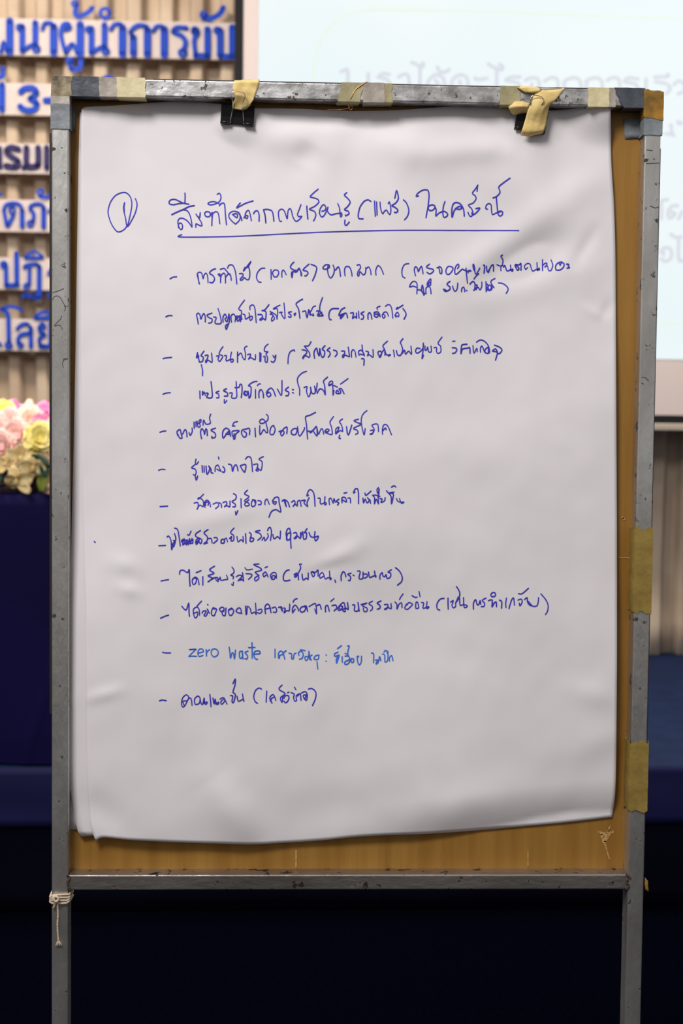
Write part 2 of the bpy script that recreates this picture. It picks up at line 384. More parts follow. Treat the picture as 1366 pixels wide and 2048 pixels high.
for j in range(0, 41):            # from the floor of the front, over the top, to the back
    row = []
    for i in range(nx+1):
        x = tx0+(tx1-tx0)*i/nx
        if j <= 24:
            t = j/24; z = ZS+.006+hz_*t; k = (1-t)
            fold = .010*k*math.sin(x*9+1.0)+.004*k*math.sin(x*23)
            p = sp(80, 1430, YT)      # one sharp pressed crease, running up to the right
            dx = (x-p.x) - (z-p.z)*.30
            fold += .006*math.exp(-(dx/.008)**2)*smooth(.86, .45, t)
            y = YT - .002 - fold - .012*k*k
        elif j <= 26:
            a = (j-24)/2*math.pi/2; y = YT+.008-.010*math.cos(a); z = ZT-.006+.008*math.sin(a)
        elif j <= 36: t = (j-26)/10; y = YT+.008+(td-.012)*t; z = ZT+.002
        else: t = (j-36)/4; y = YT+td+.002+.004*math.sin(x*11)*t; z = ZT-(hz_)*t
        row.append(bm.verts.new(cloth_pt(x, y, z)))
    rows.append(row)
for j in range(40):
    for i in range(nx): bm.faces.new((rows[j][i], rows[j][i+1], rows[j+1][i+1], rows[j+1][i]))
for i_, sgn in ((0, -1), (nx, 1)):     # side drops
    A = [rows[j][i_] for j in range(26, 37)]; prev = A
    for q in range(1, 7):
        cur_ = [bm.verts.new((v.co.x+sgn*(.003+.01*q/6*(.5+.5*math.sin(n*1.9))), v.co.y, ZT-(hz_)*q/6)) for n, v in enumerate(A)]
        for n in range(len(A)-1): bm.faces.new((prev[n], prev[n+1], cur_[n+1], cur_[n]))
        prev = cur_
bmesh.ops.recalc_face_normals(bm, faces=bm.faces)
cl = link('tablecloth', mesh(bm), M_cloth, None, True)
tag(cl, 'dark navy cloth draped to the stage over the table under the flowers', 'tablecloth')

def petal(bm, M, L, W, cup, curl, n=5, mm=4):
    g = []
    for j in range(n+1):
        t = j/n; ww = W*math.sin(math.pi*(.12+.80*t))**.8; row = []
        for i in range(mm+1):
            s_ = (i/mm-.5)*2
            row.append(bm.verts.new(M @ Vector((s_*ww/2, L*t - L*.25*curl*t*t, cup*L*(t**1.4) + .22*W*s_*s_*(1-t*.5) - curl*L*.35*t**3))))
        g.append(row)
    for j in range(n):
        for i in range(mm): bm.faces.new((g[j][i], g[j][i+1], g[j+1][i+1], g[j+1][i]))
def flower_basis(p, d):
    return Matrix.Translation(p) @ Vector(d).to_track_quat('Z', 'Y').to_matrix().to_4x4()
def rose(name, p, d, r, m, parent, full=True):
    bm = bmesh.new(); B = flower_basis(p, d)
    layers = ((4, .35, 1.9, -.05), (5, .6, 1.25, .1), (6, .85, .75, .25), (7, 1.05, .38, .5)) if full else ((5, .7, .7, .3), (6, 1.0, .3, .6))
    for li, (n, L, cup, curl) in enumerate(layers):
        for k in range(n):
            a = k*2*math.pi/n+li*.6+random.uniform(-.15, .15)
            petal(bm, B @ Matrix.Rotation(a, 4, 'Z') @ Matrix.Translation((0, r*.06*li, r*.1)), r*L*random.uniform(.92, 1.08), r*1.0, cup, curl)
    bmesh.ops.create_uvsphere(bm, u_segments=8, v_segments=6, radius=r*.28, matrix=B @ Matrix.Translation((0, 0, r*.25)))
    o = link(name, mesh(bm), m, parent, True); s = o.modifiers.new('t', 'SOLIDIFY'); s.thickness = .0008; return o
def orchid(name, p, d, r, m, parent):
    bm = bmesh.new(); B = flower_basis(p, d)
    for k, (a, L, W) in enumerate(((0, 1, .7), (72, .95, 1.0), (144, 1, .6), (216, 1, .6), (288, .95, 1.0))):
        petal(bm, B @ Matrix.Rotation(math.radians(a+random.uniform(-16, 16)), 4, 'Z') @ Matrix.Rotation(random.uniform(-.35, .35), 4, 'Y') @ Matrix.Translation((0, r*.05, 0)), r*L*random.uniform(.7, 1.1), r*W*random.uniform(.8, 1.15), random.uniform(.0, .6), random.uniform(.1, .8))
    bmesh.ops.create_uvsphere(bm, u_segments=8, v_segments=6, radius=r*.18, matrix=B @ Matrix.Translation((0, -r*.08, r*.16)) @ Matrix.Diagonal((1, 1.4, .9, 1)))
    o = link(name, mesh(bm), m, parent, True); s = o.modifiers.new('t', 'SOLIDIFY'); s.thickness = .0008; return o
def leaf(p, d, L, W, m, parent, roll=0):
    bm = bmesh.new(); B = Matrix.Translation(p) @ Vector(d).to_track_quat('Y', 'Z').to_matrix().to_4x4() @ Matrix.Rotation(roll, 4, 'Y')
    petal(bm, B, L, W, .12, .35, 7, 4)
    o = link('leaf', mesh(bm), m, parent, True); s = o.modifiers.new('t', 'SOLIDIFY'); s.thickness = .0006; return o
def fm(n, c, c2): return mat(n, c, .6, spec=.25, col2=c2, scale=35)
M_pk = fm('pale pink petals', srgb(255, 228, 220), srgb(255, 208, 202)); M_mg = fm('orchid pink petals', srgb(250, 176, 222), srgb(236, 120, 176))
M_pe = fm('peach petals', srgb(255, 236, 212), srgb(255, 218, 202)); M_ye = fm('yellow petals', srgb(255, 248, 184), srgb(254, 238, 140))
M_cr = fm('cream dried petals', srgb(238, 218, 168), srgb(214, 184, 122)); M_wh = fm('white petals', srgb(255, 236, 214), srgb(240, 214, 190))
M_gr = fm('leaf green', srgb(116, 126, 36), srgb(76, 92, 24)); M_dg = fm('dark leaf green', srgb(10, 70, 50), srgb(8, 44, 30))
YF = YT+.10
fb = sp(25, 985, YF)
arr = thing('flower_arrangement', (fb.x, fb.y, ZT+.003), 'low basket of pink, peach and yellow flowers on the navy-clothed table', 'flowers')
M_bk = mat('dark wicker', srgb(66, 40, 52), .6, col2=srgb(38, 22, 36), scale=60)
k_ = (fb-CAM).length/F     # metres per pixel there
bm = bmesh.new()
nr, na = 7, 48; bh = 62*k_; br0, br1 = 100*k_, 118*k_
rings = []
for j in range(nr+1):
    t = j/nr; rr = br0+(br1-br0)*t
    rings.append([bm.verts.new((fb.x+(rr+.0022*math.cos(a*24*1+j*math.pi))*math.cos(a*2*math.pi/na)*1.0, fb.y+.02+(rr*.52+.0022*((a+j) % 2))*math.sin(a*2*math.pi/na), ZT+.003+bh*t)) for a in range(na)])
for A, B in zip(rings, rings[1:]):
    for a in range(na): bm.faces.new((A[a], A[(a+1) % na], B[(a+1) % na], B[a]))
bm.faces.new(rings[0][::-1]); bm.faces.new(rings[-1])
bk = link('basket', mesh(bm), M_bk, arr)
for j in range(1, 7):
    bm = bmesh.new(); rr = br0+(br1-br0)*j/7+.002
    tube(bm, [(fb.x+rr*math.cos(a*2*math.pi/48), fb.y+.02+(rr*.52+.001)*math.sin(a*2*math.pi/48), ZT+.003+bh*j/7+.0018*(-1)**a) for a in range(49)], .0026, 6)
    link('cane', mesh(bm), M_bk, bk, True)
# heads: px, py, depth behind the table front, radius px, kind, material
heads = [(58, 825, .07, 26, 'o', M_pe), (92, 822, .10, 24, 'o', M_mg), (30, 822, .12, 24, 'o', M_mg), (8, 828, .10, 24, 'r', M_ye),
         (85, 842, .04, 17, 'o', M_mg), (60, 848, .05, 27, 'r', M_pe), (20, 852, .04, 30, 'r', M_pk), (-8, 858, .03, 30, 'r', M_pk),
         (33, 874, -.02, 30, 'r', M_pk), (78, 880, -.03, 31, 'r', M_ye), (5, 893, -.04, 29, 'r', M_pk), (98, 902, -.03, 24, 'r', M_wh),
         (42, 914, -.07, 27, 'o', M_cr), (66, 934, -.085, 26, 'o', M_cr), (33, 960, -.09, 27, 'o', M_cr), (12, 926, -.07, 20, 'o', M_cr),
         (104, 948, -.06, 20, 'o', M_cr), (97, 978, -.085, 11, 'r', M_wh), (118, 860, .03, 28, 'r', M_pk), (125, 905, .0, 28, 'r', M_pk),
         (130, 830, .09, 24, 'o', M_mg), (-35, 835, .08, 28, 'r', M_pk), (-40, 890, .0, 28, 'r', M_pe), (-30, 930, -.02, 24, 'o', M_cr), (-62, 865, .04, 26, 'r', M_ye), (-65, 915, 0, 26, 'r', M_pk), (140, 940, -.02, 24, 'o', M_cr)]
names = {id(M_pe): 'peach', id(M_mg): 'pink'}
for hx, hy, dd, r, kind, m in heads:
    p = sp(hx, hy, YT+.08+dd); d = Vector(((hx-30)/150, -1, (900-hy)/130+.12))
    if kind == 'r': rose('rose', p+Vector((0, .01, 0)), d, r*k_*1.05, m, arr)
    else: orchid('orchid', p, d, r*k_*1.15, m, arr)
for (hx, hy, dd, dx, dz, L, m) in [(58, 902, -.08, .6, .4, 22, M_gr), (68, 905, -.08, .9, .1, 20, M_gr), (70, 910, -.075, .8, -.6, 40, M_dg), (84, 925, -.075, .3, -1, 34, M_dg), (0, 918, -.01, -.4, -.5, 26, M_dg),
                                  (83, 950, -.085, .05, -1, 36, M_gr), (46, 900, .0, -.8, .5, 22, M_gr), (5, 950, -.06, -.3, -.6, 26, M_dg), (110, 925, .0, .7, -.4, 34, M_dg), (-20, 905, .0, -.8, .1, 30, M_gr)]:
    leaf(sp(hx, hy, YT+.07+dd), (dx, -.35, dz), L*k_, L*.5*k_, m, arr, random.uniform(-.5, .5))
bm = bmesh.new()       # hidden stems and moss mound that carry the heads
bmesh.ops.create_uvsphere(bm, u_segments=24, v_segments=14, radius=1, matrix=Matrix.Translation((fb.x, fb.y+.05, ZT+bh)) @ Matrix.Diagonal((95*k_, 36*k_, 85*k_, 1)))
link('moss_mound', mesh(bm), M_dg, arr, True)
for o in arr.children:           # nothing sinks into the table top
    base = WLOC[o.name].z
    for v in o.data.vertices:
        if base+v.co.z < ZT+.0045: v.co.z = ZT+.0045-base
# ------------------------------------------------------------------ easel: welded square-tube stand with a plywood panel
W, H = 0.69, 0.92493
TW, TD = 0.0188, 0.025          # tube width on its face, tube depth
ZBD = -0.0235                   # panel face, behind the frame's front
M_st = worn_metal('worn bare steel', (.68, .67, .64), (.52, .50, .47), (.10, .09, .08), .60, (1, 1, .35))
M_rail = worn_metal('scuffed rail steel', (.80, .79, .78), (.34, .33, .32), (.14, .13, .12), .585, (.7, 1, 1), 75, 120)
M_low = worn_metal('grimy rail steel', (.46, .42, .39), (.32, .29, .26), (.05, .035, .028), .58, (.4, 1, 1))
M_ply = mat('varnished plywood', srgb(160, 118, 54), .42, spec=.3, col2=srgb(144, 102, 42), scale=9, stretch=(6, 6, .35), bump=.05, bscale=60)
M_trim = mat('black rubber edging', (.012, .009, .007), .6)
M_rub = mat('rubber foot', (.015, .015, .015), .8)
easel = thing('easel', (0, 0, 0), 'steel-framed plywood flip chart stand with taped corners, in the foreground', 'easel')
def bx(x0, x1, z0, z1, y0, y1, m, name, parent=easel, bev=.0016, label=None):
    bm = bmesh.new(); box(bm, (x0, y0, z0), (x1, y1, z1), bev); o = link(name, mesh(bm), m, parent, True)
    for p in o.data.polygons: p.use_smooth = False
    if label: o['label'] = label
    return o
zt = HB+H
for sgn in (-1, 1):
    xa, xb = (-W/2, -W/2+TW) if sgn < 0 else (W/2-TW, W/2)
    bx(xa, xb, .032, zt, 0, TD, M_st, 'stile')
    ft = bx(xa-.002, xb+.002, .008, .033, -.26, .30, M_st, 'foot')
    for yy in (-.26, .275): bx(xa-.004, xb+.004, 0, .034, yy, yy+.025, M_rub, 'end_cap', ft)
bx(-W/2+TW, W/2-TW, zt-TW*1.02, zt, 0, TD, M_rail, 'top_rail')
bx(-W/2+TW, W/2-TW, HB, HB+TW*.94, 0, TD, M_low, 'bottom_rail')
pan = bx(-W/2+.004, W/2-.004, HB+.006, zt-.004, -ZBD, -ZBD+.009, M_ply, 'panel', bev=.0008)
bm = bmesh.new()
for lo, hi in (((-W/2-.0068, .0255, HB+.20), (-W/2+.003, .034, zt-.056)), ((W/2-.003, .0255, HB+.01), (W/2+.0072, .034, zt-.06)), ((-W/2+.11, .0255, zt-.003), (W/2-.06, .034, zt+.0072))):
    box(bm, lo, hi, .001)
link('edging', mesh(bm), M_trim, easel)
bx(-W/2+TW, W/2-TW, .25, .25+TW, 0, TD, M_low, 'stretcher')

# weld lumps at the joints
M_weld = mat('rusty weld', (.16, .11, .075), .75, .5, var=.6, scale=240, bump=.4)
for wx, wz in ((-W/2+TW, HB+.009), (W/2-TW, HB+.009)):
    bm = bmesh.new()
    for k in range(9):
        bmesh.ops.create_icosphere(bm, subdivisions=1, radius=random.uniform(.0012, .0022), matrix=Matrix.Translation((wx+random.uniform(-.0022, .0022), -.0002, wz-.008+k*.0021)))
    link('weld', mesh(bm), M_weld, easel, True)

# ------------------------------------------------------------------ tape wound on the frame
def tape_mat(name, c, c2, rough=.55): return mat(name, srgb(*c), rough, spec=.35, col2=srgb(*c2), scale=55, bump=.22, bscale=110)
MT_cream = tape_mat('cream masking tape', (226, 214, 170), (206, 194, 152))
MT_grey = tape_mat('grey duct tape', (142, 148, 152), (122, 126, 130), .42)
MT_dark = tape_mat('dark grey duct tape', (88, 92, 100), (66, 70, 78), .35)
MT_olive = tape_mat('olive aged tape', (178, 168, 124), (150, 142, 108))
MT_dust = tape_mat('dusty clear tape', (186, 176, 164), (150, 140, 126), .4)
MT_brown = tape_mat('brown packing tape', (176, 130, 50), (122, 92, 42), .3)
MT_dirt = tape_mat('dirty clear tape', (170, 154, 124), (84, 72, 52), .4)
MT_yel = tape_mat('old yellow masking tape', (156, 132, 66), (138, 114, 54))
MT_mask = tape_mat('yellow masking tape', (244, 216, 146), (226, 194, 122))
def wrap(name, axis, a0, a1, m, label, g=.0007, jag=.0016, skew=0.0):
    """sleeve of tape round a tube; axis 'x' top rail, 'zl'/'zr' stiles; a0,a1 pixel limits along the tube"""
    bm = bmesh.new(); n = 14
    if axis == 'x':
        x0, x1 = bp(a0, 180).x, bp(a1, 180).x
        sec = [(-g, zt-TW*1.02-g), (-g, zt+g), (TD+g, zt+g), (TD+g, zt-TW*1.02-g)]
        f = lambda t, s: Vector((x0+(x1-x0)*t + skew*(s[1]-zt), s[0], s[1]))
    else:
        zA, zB = bp(120 if axis == 'zl' else 1290, a0).z, bp(120 if axis == 'zl' else 1290, a1).z
        xa, xb = (-W/2, -W/2+TW) if axis == 'zl' else (W/2-TW, W/2)
        sec = [(xa-g, -g), (xb+g, -g), (xb+g, TD*.92), (xa-g, TD*.92)]
        f = lambda t, s: Vector((s[0], s[1], zA+(zB-zA)*t + skew*(s[0]-xa)))
    rings = []
    for i in range(n+1):
        t = i/n; r = []
        for k in range(4):
            a, b = sec[k], sec[(k+1) % 4]
            for q in range(6):
                s = (a[0]+(b[0]-a[0])*q/6, a[1]+(b[1]-a[1])*q/6)
                p = f(t, s); c = f(t, (sum(v[0] for v in sec)/4, sum(v[1] for v in sec)/4))
                nn = .0005*noise.noise(p*120)
                if i in (0, n): p = p + (f(1, s)-f(0, s)).normalized()*jag*noise.noise(p*230)
                r.append(bm.verts.new(p+(p-c).normalized()*(nn+.0002)))
        rings.append(r)
    N = len(rings[0])
    for A, B in zip(rings, rings[1:]):
        for k in range(N): bm.faces.new((A[k], A[(k+1) % N], B[(k+1) % N], B[k]))
    bmesh.ops.recalc_face_normals(bm, faces=bm.faces)
    o = link(name, mesh(bm), m, easel, True)
    s = o.modifiers.new('t', 'SOLIDIFY'); s.thickness = .0003; s.offset = 1
    e = o.modifiers.new('e', 'EDGE_SPLIT'); e.split_angle = math.radians(50)
    o['label'] = label; return o
def sheet_patch(rows, m, name, parent=None, label=None, thick=.0003, sub=2, wob=.0004, freq=90):
    """rows of (px,py,z) points -> thin creased strip with real thickness"""
    bm = bmesh.new(); g = [[bm.verts.new(bp(*p)) for p in r] for r in rows]
    for A, B in zip(g, g[1:]):
        for k in range(len(A)-1): bm.faces.new((A[k], A[k+1], B[k+1], B[k]))
    bmesh.ops.subdivide_edges(bm, edges=bm.edges[:], cuts=sub, use_grid_fill=True)
    for v in bm.verts:
        v.co.y += wob*noise.noise(v.co*freq); v.co += Vector((1, 0, 1))*wob*.8*noise.noise(v.co*freq*1.7+Vector((5, 5, 5)))*(1 if v.is_boundary else 0)
    bmesh.ops.recalc_face_normals(bm, faces=bm.faces)
    o = link(name, mesh(bm), m, parent, True)
    s = o.modifiers.new('t', 'SOLIDIFY'); s.thickness = thick; s.offset = 0
    if label: o['label'] = label
    return o
wrap('clear_tape', 'x', 103, 144, MT_dirt, 'dirty brownish clear tape on the top left corner', .0009)
wrap('duct_tape', 'x', 143, 198, MT_dark, 'dark grey duct tape on the top rail near its left end', .0011)
wrap('clear_tape', 'x', 197, 236, MT_dust, 'dusty greyish tape on the top rail beside the dark duct tape', .0007)
wrap('masking_tape', 'x', 234, 291, MT_cream, 'cream masking tape band on the left part of the top rail', .0009)
wrap('masking_tape', 'x', 683, 728, MT_olive, 'olive masking tape band at the middle of the top rail', .0007, skew=.25)
wrap('masking_tape', 'x', 726, 769, MT_dust, 'greyish tape band at the middle of the top rail', .0010)
wrap('masking_tape', 'x', 768, 785, MT_olive, 'narrow olive tape edge at the middle of the top rail', .0006)
wrap('masking_tape', 'x', 1000, 1040, MT_olive, 'olive tape band under the right clip tape', .0006)
wrap('masking_tape', 'x', 1176, 1218, MT_cream, 'cream masking tape band on the right part of the top rail', .0009)
wrap('clear_tape', 'x', 1216, 1231, MT_dust, 'narrow greyish tape on the right part of the top rail', .0008)
wrap('duct_tape', 'x', 1229, 1290, MT_dark, 'dark grey duct tape on the top rail near its right end', .0012, skew=-.5)
wrap('duct_tape', 'zl', 208, 257, MT_grey, 'grey duct tape on the left upright', .0009)
wrap('clear_tape', 'zl', 190, 210, MT_dust, 'crumpled clear tape at the top of the left upright', .0007)
wrap('packing_tape', 'zr', 179, 236, MT_brown, 'brown packing tape over the top right corner', .0016, skew=-.15)
wrap('duct_tape', 'zr', 228, 270, MT_grey, 'grey duct tape on the right upright', .0010)
wrap('masking_tape', 'zr', 1057, 1224, MT_yel, 'old yellow tape on the middle of the right upright', .0010, .006)
wrap('masking_tape', 'zr', 1483, 1622, MT_yel, 'old yellow tape low on the right upright', .0014, .006)
zf = ZBD+.0006
sheet_patch([[(141, 214, zf+.001), (153, 216, zf)], [(141, 262, zf+.001), (151, 263, zf)]], MT_grey, 'duct_tape', easel, 'grey duct tape end stuck on the panel at the left')
sheet_patch([[(1246, 239, zf), (1262, 236, zf+.001), (1280, 236, zf+.001), (1291, 232, -.004)], [(1250, 278, zf), (1262, 277, zf+.001), (1280, 276, zf+.001), (1291, 272, -.004)]], MT_grey, 'duct_tape', easel, 'grey duct tape end stuck on the panel at the right', sub=3)
sheet_patch([[(1290, 1755, .0015), (1296, 1762, .002)], [(1289, 1768, .0015), (1296, 1770, .003)], [(1291, 1780, .002), (1298, 1783, .003)]], MT_brown, 'masking_tape', easel, 'torn yellow tape scrap at the lower right corner')
M_res = mat('tape residue', srgb(214, 176, 116), .7, col2=srgb(176, 128, 60), scale=160)
zr_ = ZBD+.0004; bm = bmesh.new()
for st, wd in ((P("1198,1664 1212,1668 1225,1664"), 5), (P("1203,1668 1209,1688"), 6), (P("1214,1666 1210,1684"), 6), (P("1222,1666 1212,1680"), 4), (P("1206,1672 1216,1672"), 6), (P("1210,1686 1214,1702 1219,1718"), 2.2), (P("1216,1660 1221,1652"), 3)):
    zr_ += .00004; stroke_mesh(bm, catmull(st, 4), wd, lambda a, b: bp(a, b, zr_))
link('tape_residue', mesh(bm), M_res, easel)['label'] = 'pale glue mark low on the right of the panel'
for st, wd in ((P("592,1702 592,1735"), 3.2), (P("1056,1700 1056,1733"), 2.2), (P("1236,1115 1262,1116"), 2), (P("1246,1035 1248,1038"), 5)):
    bm = bmesh.new(); stroke_mesh(bm, st, wd, lambda a, b: bp(a, b, zr_)); link('tape_residue', mesh(bm), M_res, easel)
M_ink2 = mat('dried pen scratches', (.07, .07, .07), .8)
bm = bmesh.new()
for st in T(0, 360, 5.69, "600,1280 660,1262 725,1235 | 600,1360 620,1325 660,1320 690,1345 720,1400 745,1440 735,1490 | 700,1545 690,1580 660,1610 620,1660 680,1650 710,1700 | 740,1320 745,1325 | 605,1700 610,1710 | 600,1770 605,1765 | 770,2030 730,2035 720,2050"):
    stroke_mesh(bm, catmull(st, 4), 1.3, lambda a, b: bp(a, b, .0004))
for st in T(0, 700, 5.69, "770,105 735,108 710,150 720,200"): stroke_mesh(bm, catmull(st, 4), 1.2, lambda a, b: bp(a, b, .0004))
for st in T(1166, 160, 5.12, "655,715 710,722 | 650,810 670,815 | 650,855 780,850 | 690,1290 740,1310 775,1300"): stroke_mesh(bm, st, 1.6, lambda a, b: bp(a, b, .0004))
for st in T(1166, 600, 5.12, "605,790 640,795 670,825 | 600,850 620,860 | 640,460 660,470 | 650,505 655,510"): stroke_mesh(bm, st, 1.6, lambda a, b: bp(a, b, .0004))
link('pen_scratch', mesh(bm), M_ink2, easel)['label'] = 'dark pen scribbles and scratches on the uprights'

# ------------------------------------------------------------------ flip chart sheets
def seg(px, py, x1, y1, x2, y2):
    dx, dy = x2-x1, y2-y1; L2 = dx*dx+dy*dy
    t = max(0, min(1, ((px-x1)*dx+(py-y1)*dy)/L2)); qx, qy = x1+t*dx, y1+t*dy
    side = ((px-x1)*dy-(py-y1)*dx)/math.sqrt(L2)
    return math.hypot(px-qx, py-qy), t, side
RIDGES = [  # x1,y1,x2,y2,width px,height mm : folds and dents of the paper
    (505, 262, 660, 300, 34, 1.6), (560, 240, 760, 236, 18, -2.2), (600, 330, 625, 285, 28, -1.6), (760, 270, 850, 318, 40, 1.4), (700, 262, 840, 240, 26, -1.4),
    (830, 305, 1010, 296, 26, 1.5), (955, 240, 1030, 285, 26, -1.4), (1000, 300, 1180, 520, 60, 1.8), (900, 560, 1090, 440, 34, 2.2), (980, 560, 1150, 470, 40, -1.8),
    (1060, 430, 1200, 360, 34, 1.2), (1100, 300, 1130, 420, 34, -1.0), (880, 620, 1120, 545, 40, 1.4), (1150, 530, 1190, 460, 12, -.8),
    (1175, 615, 1205, 640, 9, .6), (1205, 640, 1220, 605, 8, -.6), (640, 1140, 720, 1090, 20, 1.2), (620, 1150, 690, 1125, 12, -.9), (360, 1055, 520, 1010, 26, .9),
    (230, 1125, 270, 1135, 18, .9), (240, 1175, 275, 1185, 14, .9), (178, 1398, 240, 1380, 12, .9), (900, 860, 1010, 960, 60, .9), (360, 1420, 470, 1590, 60, 1.3),
    (420, 1560, 510, 1690, 44, 3.0), (170, 1600, 250, 1650, 34, -1.6), (840, 1630, 1010, 1590, 40, 1.4), (560, 1640, 760, 1612, 44, -1.4),
    (1150, 1380, 1225, 1400, 26, .9), (1160, 1500, 1232, 1470, 30, .8), (700, 930, 960, 900, 60, .7), (590, 1100, 1000, 1060, 90, .8), (200, 700, 330, 980, 90, .7), (1040, 1120, 1190, 1180, 70, -.7)]
def ztop(px, py):
    t = (py-210)/1470; s = (px-165)/1065
    z = .0050 + .0075*smooth(0, 1, t)
    z += .0016*math.sin(px/118+py/260) + .0010*math.sin(px/83-py/173+1.2) + .0011*math.sin(py/97+px/210) + .0022*noise.noise((px/150, py/190, 3.3)) + .0006*noise.noise((px/45, py/60, 7.7))
    z += .0022*math.exp(-((t-.02)/.05)**2)*math.sin(px/70.)          # wavy top edge
    for x1, y1, x2, y2, wd, am in RIDGES:
        d, q, sd = seg(px, py, x1, y1, x2, y2)
        if d < wd*2.6: z += am*.0023*math.exp(-(d/wd)**2)*(.35+.65*math.sin(math.pi*min(1, max(0, q*.9+.05))))
    d, q, sd = seg(px, py, 448, 1545, 505, 1700)                      # sharp fold at the bottom
    # the foot of the sheet rolls back to the panel, most at the right
    e = 1690-55*smooth(.45, 1, s); k = max(0, (py-(e-75))/75)
    z -= (.003+.010*smooth(.25, .9, s))*min(1.4, k)**2
    # top right corner lifts forward past the rail
    z += .0185*smooth(95, 0, math.hypot((px-1222)*.8, py-208))
    # held flat by the two clips
    for cx_, cy_ in ((474, 232), (1062, 240)):
        q = smooth(75, 15, math.hypot(px-cx_, py-cy_)); z = z*(1-q)+.0085*q
    return ZBD+max(.0026, z)
def path(P_):
    P_ = [tuple(map(float, p)) for p in P_]
    def f(v, ax):
        for a, b in zip(P_, P_[1:]):
            if a[ax] <= v <= b[ax]:
                u = (v-a[ax])/(b[ax]-a[ax]); return a[1-ax]+(b[1-ax]-a[1-ax])*u
        return P_[0][1-ax] if v < P_[0][ax] else P_[-1][1-ax]
    return f
def spl(pts, sub=8): return catmull([tuple(map(float, p)) for p in pts], sub)
M_pap = mat('white flip chart paper', srgb(238, 232, 234), .75, spec=.2, var=.02, scale=6)
M_pap2 = mat('white flip chart paper beneath', srgb(236, 230, 232), .75, spec=.2)
def param(pts):
    P_ = spl(pts); L = [0]
    for a, b in zip(P_, P_[1:]): L.append(L[-1]+math.dist(a, b))
    def f(t):
        d = t*L[-1]
        for i in range(len(P_)-1):
            if L[i+1] >= d or i == len(P_)-2:
                u = (d-L[i])/(L[i+1]-L[i] or 1); return (P_[i][0]+(P_[i+1][0]-P_[i][0])*u, P_[i][1]+(P_[i+1][1]-P_[i][1])*u)
    return f
def coons(top, bot, left, right, nu, nv, zf, m, name):
    t_, b_, l_, r_ = param(top), param(bot), param(left), param(right)
    c00, c10, c01, c11 = top[0], top[-1], bot[0], bot[-1]
    bm = bmesh.new(); g = []
    for j in range(nv+1):
        v = j/nv; row = []
        for i in range(nu+1):
            u = i/nu; T_, B_, L_, R2 = t_(u), b_(u), l_(v), r_(v); q = []
            for k in (0, 1):
                q.append((1-v)*T_[k]+v*B_[k]+(1-u)*L_[k]+u*R2[k]-((1-u)*(1-v)*c00[k]+u*(1-v)*c10[k]+(1-u)*v*c01[k]+u*v*c11[k]))
            row.append(bm.verts.new(bp(q[0], q[1], zf(q[0], q[1]))))
        g.append(row)
    for j in range(nv):
        for i in range(nu): bm.faces.new((g[j][i], g[j+1][i], g[j+1][i+1], g[j][i+1]))
    o = link(name, mesh(bm), m, None, True)
    s = o.modifiers.new('t', 'SOLIDIFY'); s.thickness = .00015; s.offset = -1
    return o
gp = 'flip chart sheets clipped to the easel'
top_t = [(163, 219), (172, 214), (230, 211), (300, 206), (345, 203), (390, 204), (440, 208), (508, 216), (560, 217), (610, 218), (660, 221), (720, 222), (800, 220), (870, 215), (930, 212), (990, 214), (1030, 219), (1095, 221), (1140, 218), (1185, 213), (1221, 208)]
right_t = [(1221, 208), (1222, 270), (1223, 330), (1228, 410), (1231, 520), (1232, 700), (1233, 900), (1234, 1100), (1234, 1300), (1233, 1450), (1232, 1540), (1230, 1590), (1227, 1615), (1224, 1634)]
bot_t = [(192, 1683), (206, 1675), (260, 1680), (340, 1684), (430, 1687), (500, 1689), (560, 1686), (640, 1681), (700, 1675), (760, 1671), (850, 1668), (940, 1662), (1040, 1653), (1130, 1645), (1224, 1634)]
left_t = [(163, 219), (162, 320), (161, 500), (161, 700), (163, 900), (167, 1100), (171, 1250), (172, 1400), (173, 1500), (175, 1580), (178, 1620), (182, 1655), (192, 1683)]
def ztop_edge(px, py): return ztop(px, py)
s1 = coons(top_t, bot_t, left_t, right_t, 150, 210, ztop, M_pap, 'flip_chart_sheet')
tag(s1, 'topmost white flip chart sheet covered with blue handwritten Thai notes', 'paper', gp)
top_m = [(160, 224), (300, 212), (440, 214), (620, 224), (800, 226), (990, 222), (1100, 226), (1205, 222)]
left_m = [(160, 224), (157, 320), (154, 500), (151, 700), (147, 900), (141, 1150), (139, 1300), (137, 1400), (136, 1470), (134.5, 1510), (135, 1535), (138, 1562), (144, 1600), (151, 1640), (158, 1672), (163, 1673)]
bot_m = [(163, 1673), (168, 1671), (190, 1671), (300, 1670), (600, 1662), (900, 1645), (1150, 1622), (1214, 1612)]
right_m = [(1205, 222), (1212, 500), (1220, 900), (1222, 1300), (1221, 1540), (1214, 1612)]
def zmid(px, py): return ZBD+max(.0018, (ztop(max(px, 180), min(py, 1640))-ZBD)*.62 - .0006)
s2 = coons(top_m, bot_m, left_m, right_m, 60, 90, zmid, M_pap2, 'flip_chart_sheet')
tag(s2, 'middle flip chart sheet whose wavy left edge shows beside the written sheet', 'paper', gp)
left_b = [(161, 228), (158, 400), (156, 700), (152, 1000), (148, 1300), (145, 1500), (142, 1590), (140.5, 1630), (140, 1658)]
bot_b = [(140, 1658), (155, 1660), (300, 1656), (600, 1648), (900, 1632), (1200, 1604)]
top_b = [(161, 228), (300, 218), (600, 230), (900, 226), (1200, 228)]
right_b = [(1200, 228), (1208, 600), (1214, 1000), (1214, 1400), (1200, 1604)]
def zbot(px, py): return ZBD+max(.0009, (ztop(max(px, 180), min(py, 1640))-ZBD)*.30 - .0006)
s3 = coons(top_b, bot_b, left_b, right_b, 50, 70, zbot, M_pap2, 'flip_chart_sheet')
tag(s3, 'rearmost flip chart sheet, only its lower left corner peeking out on the plywood', 'paper', gp)

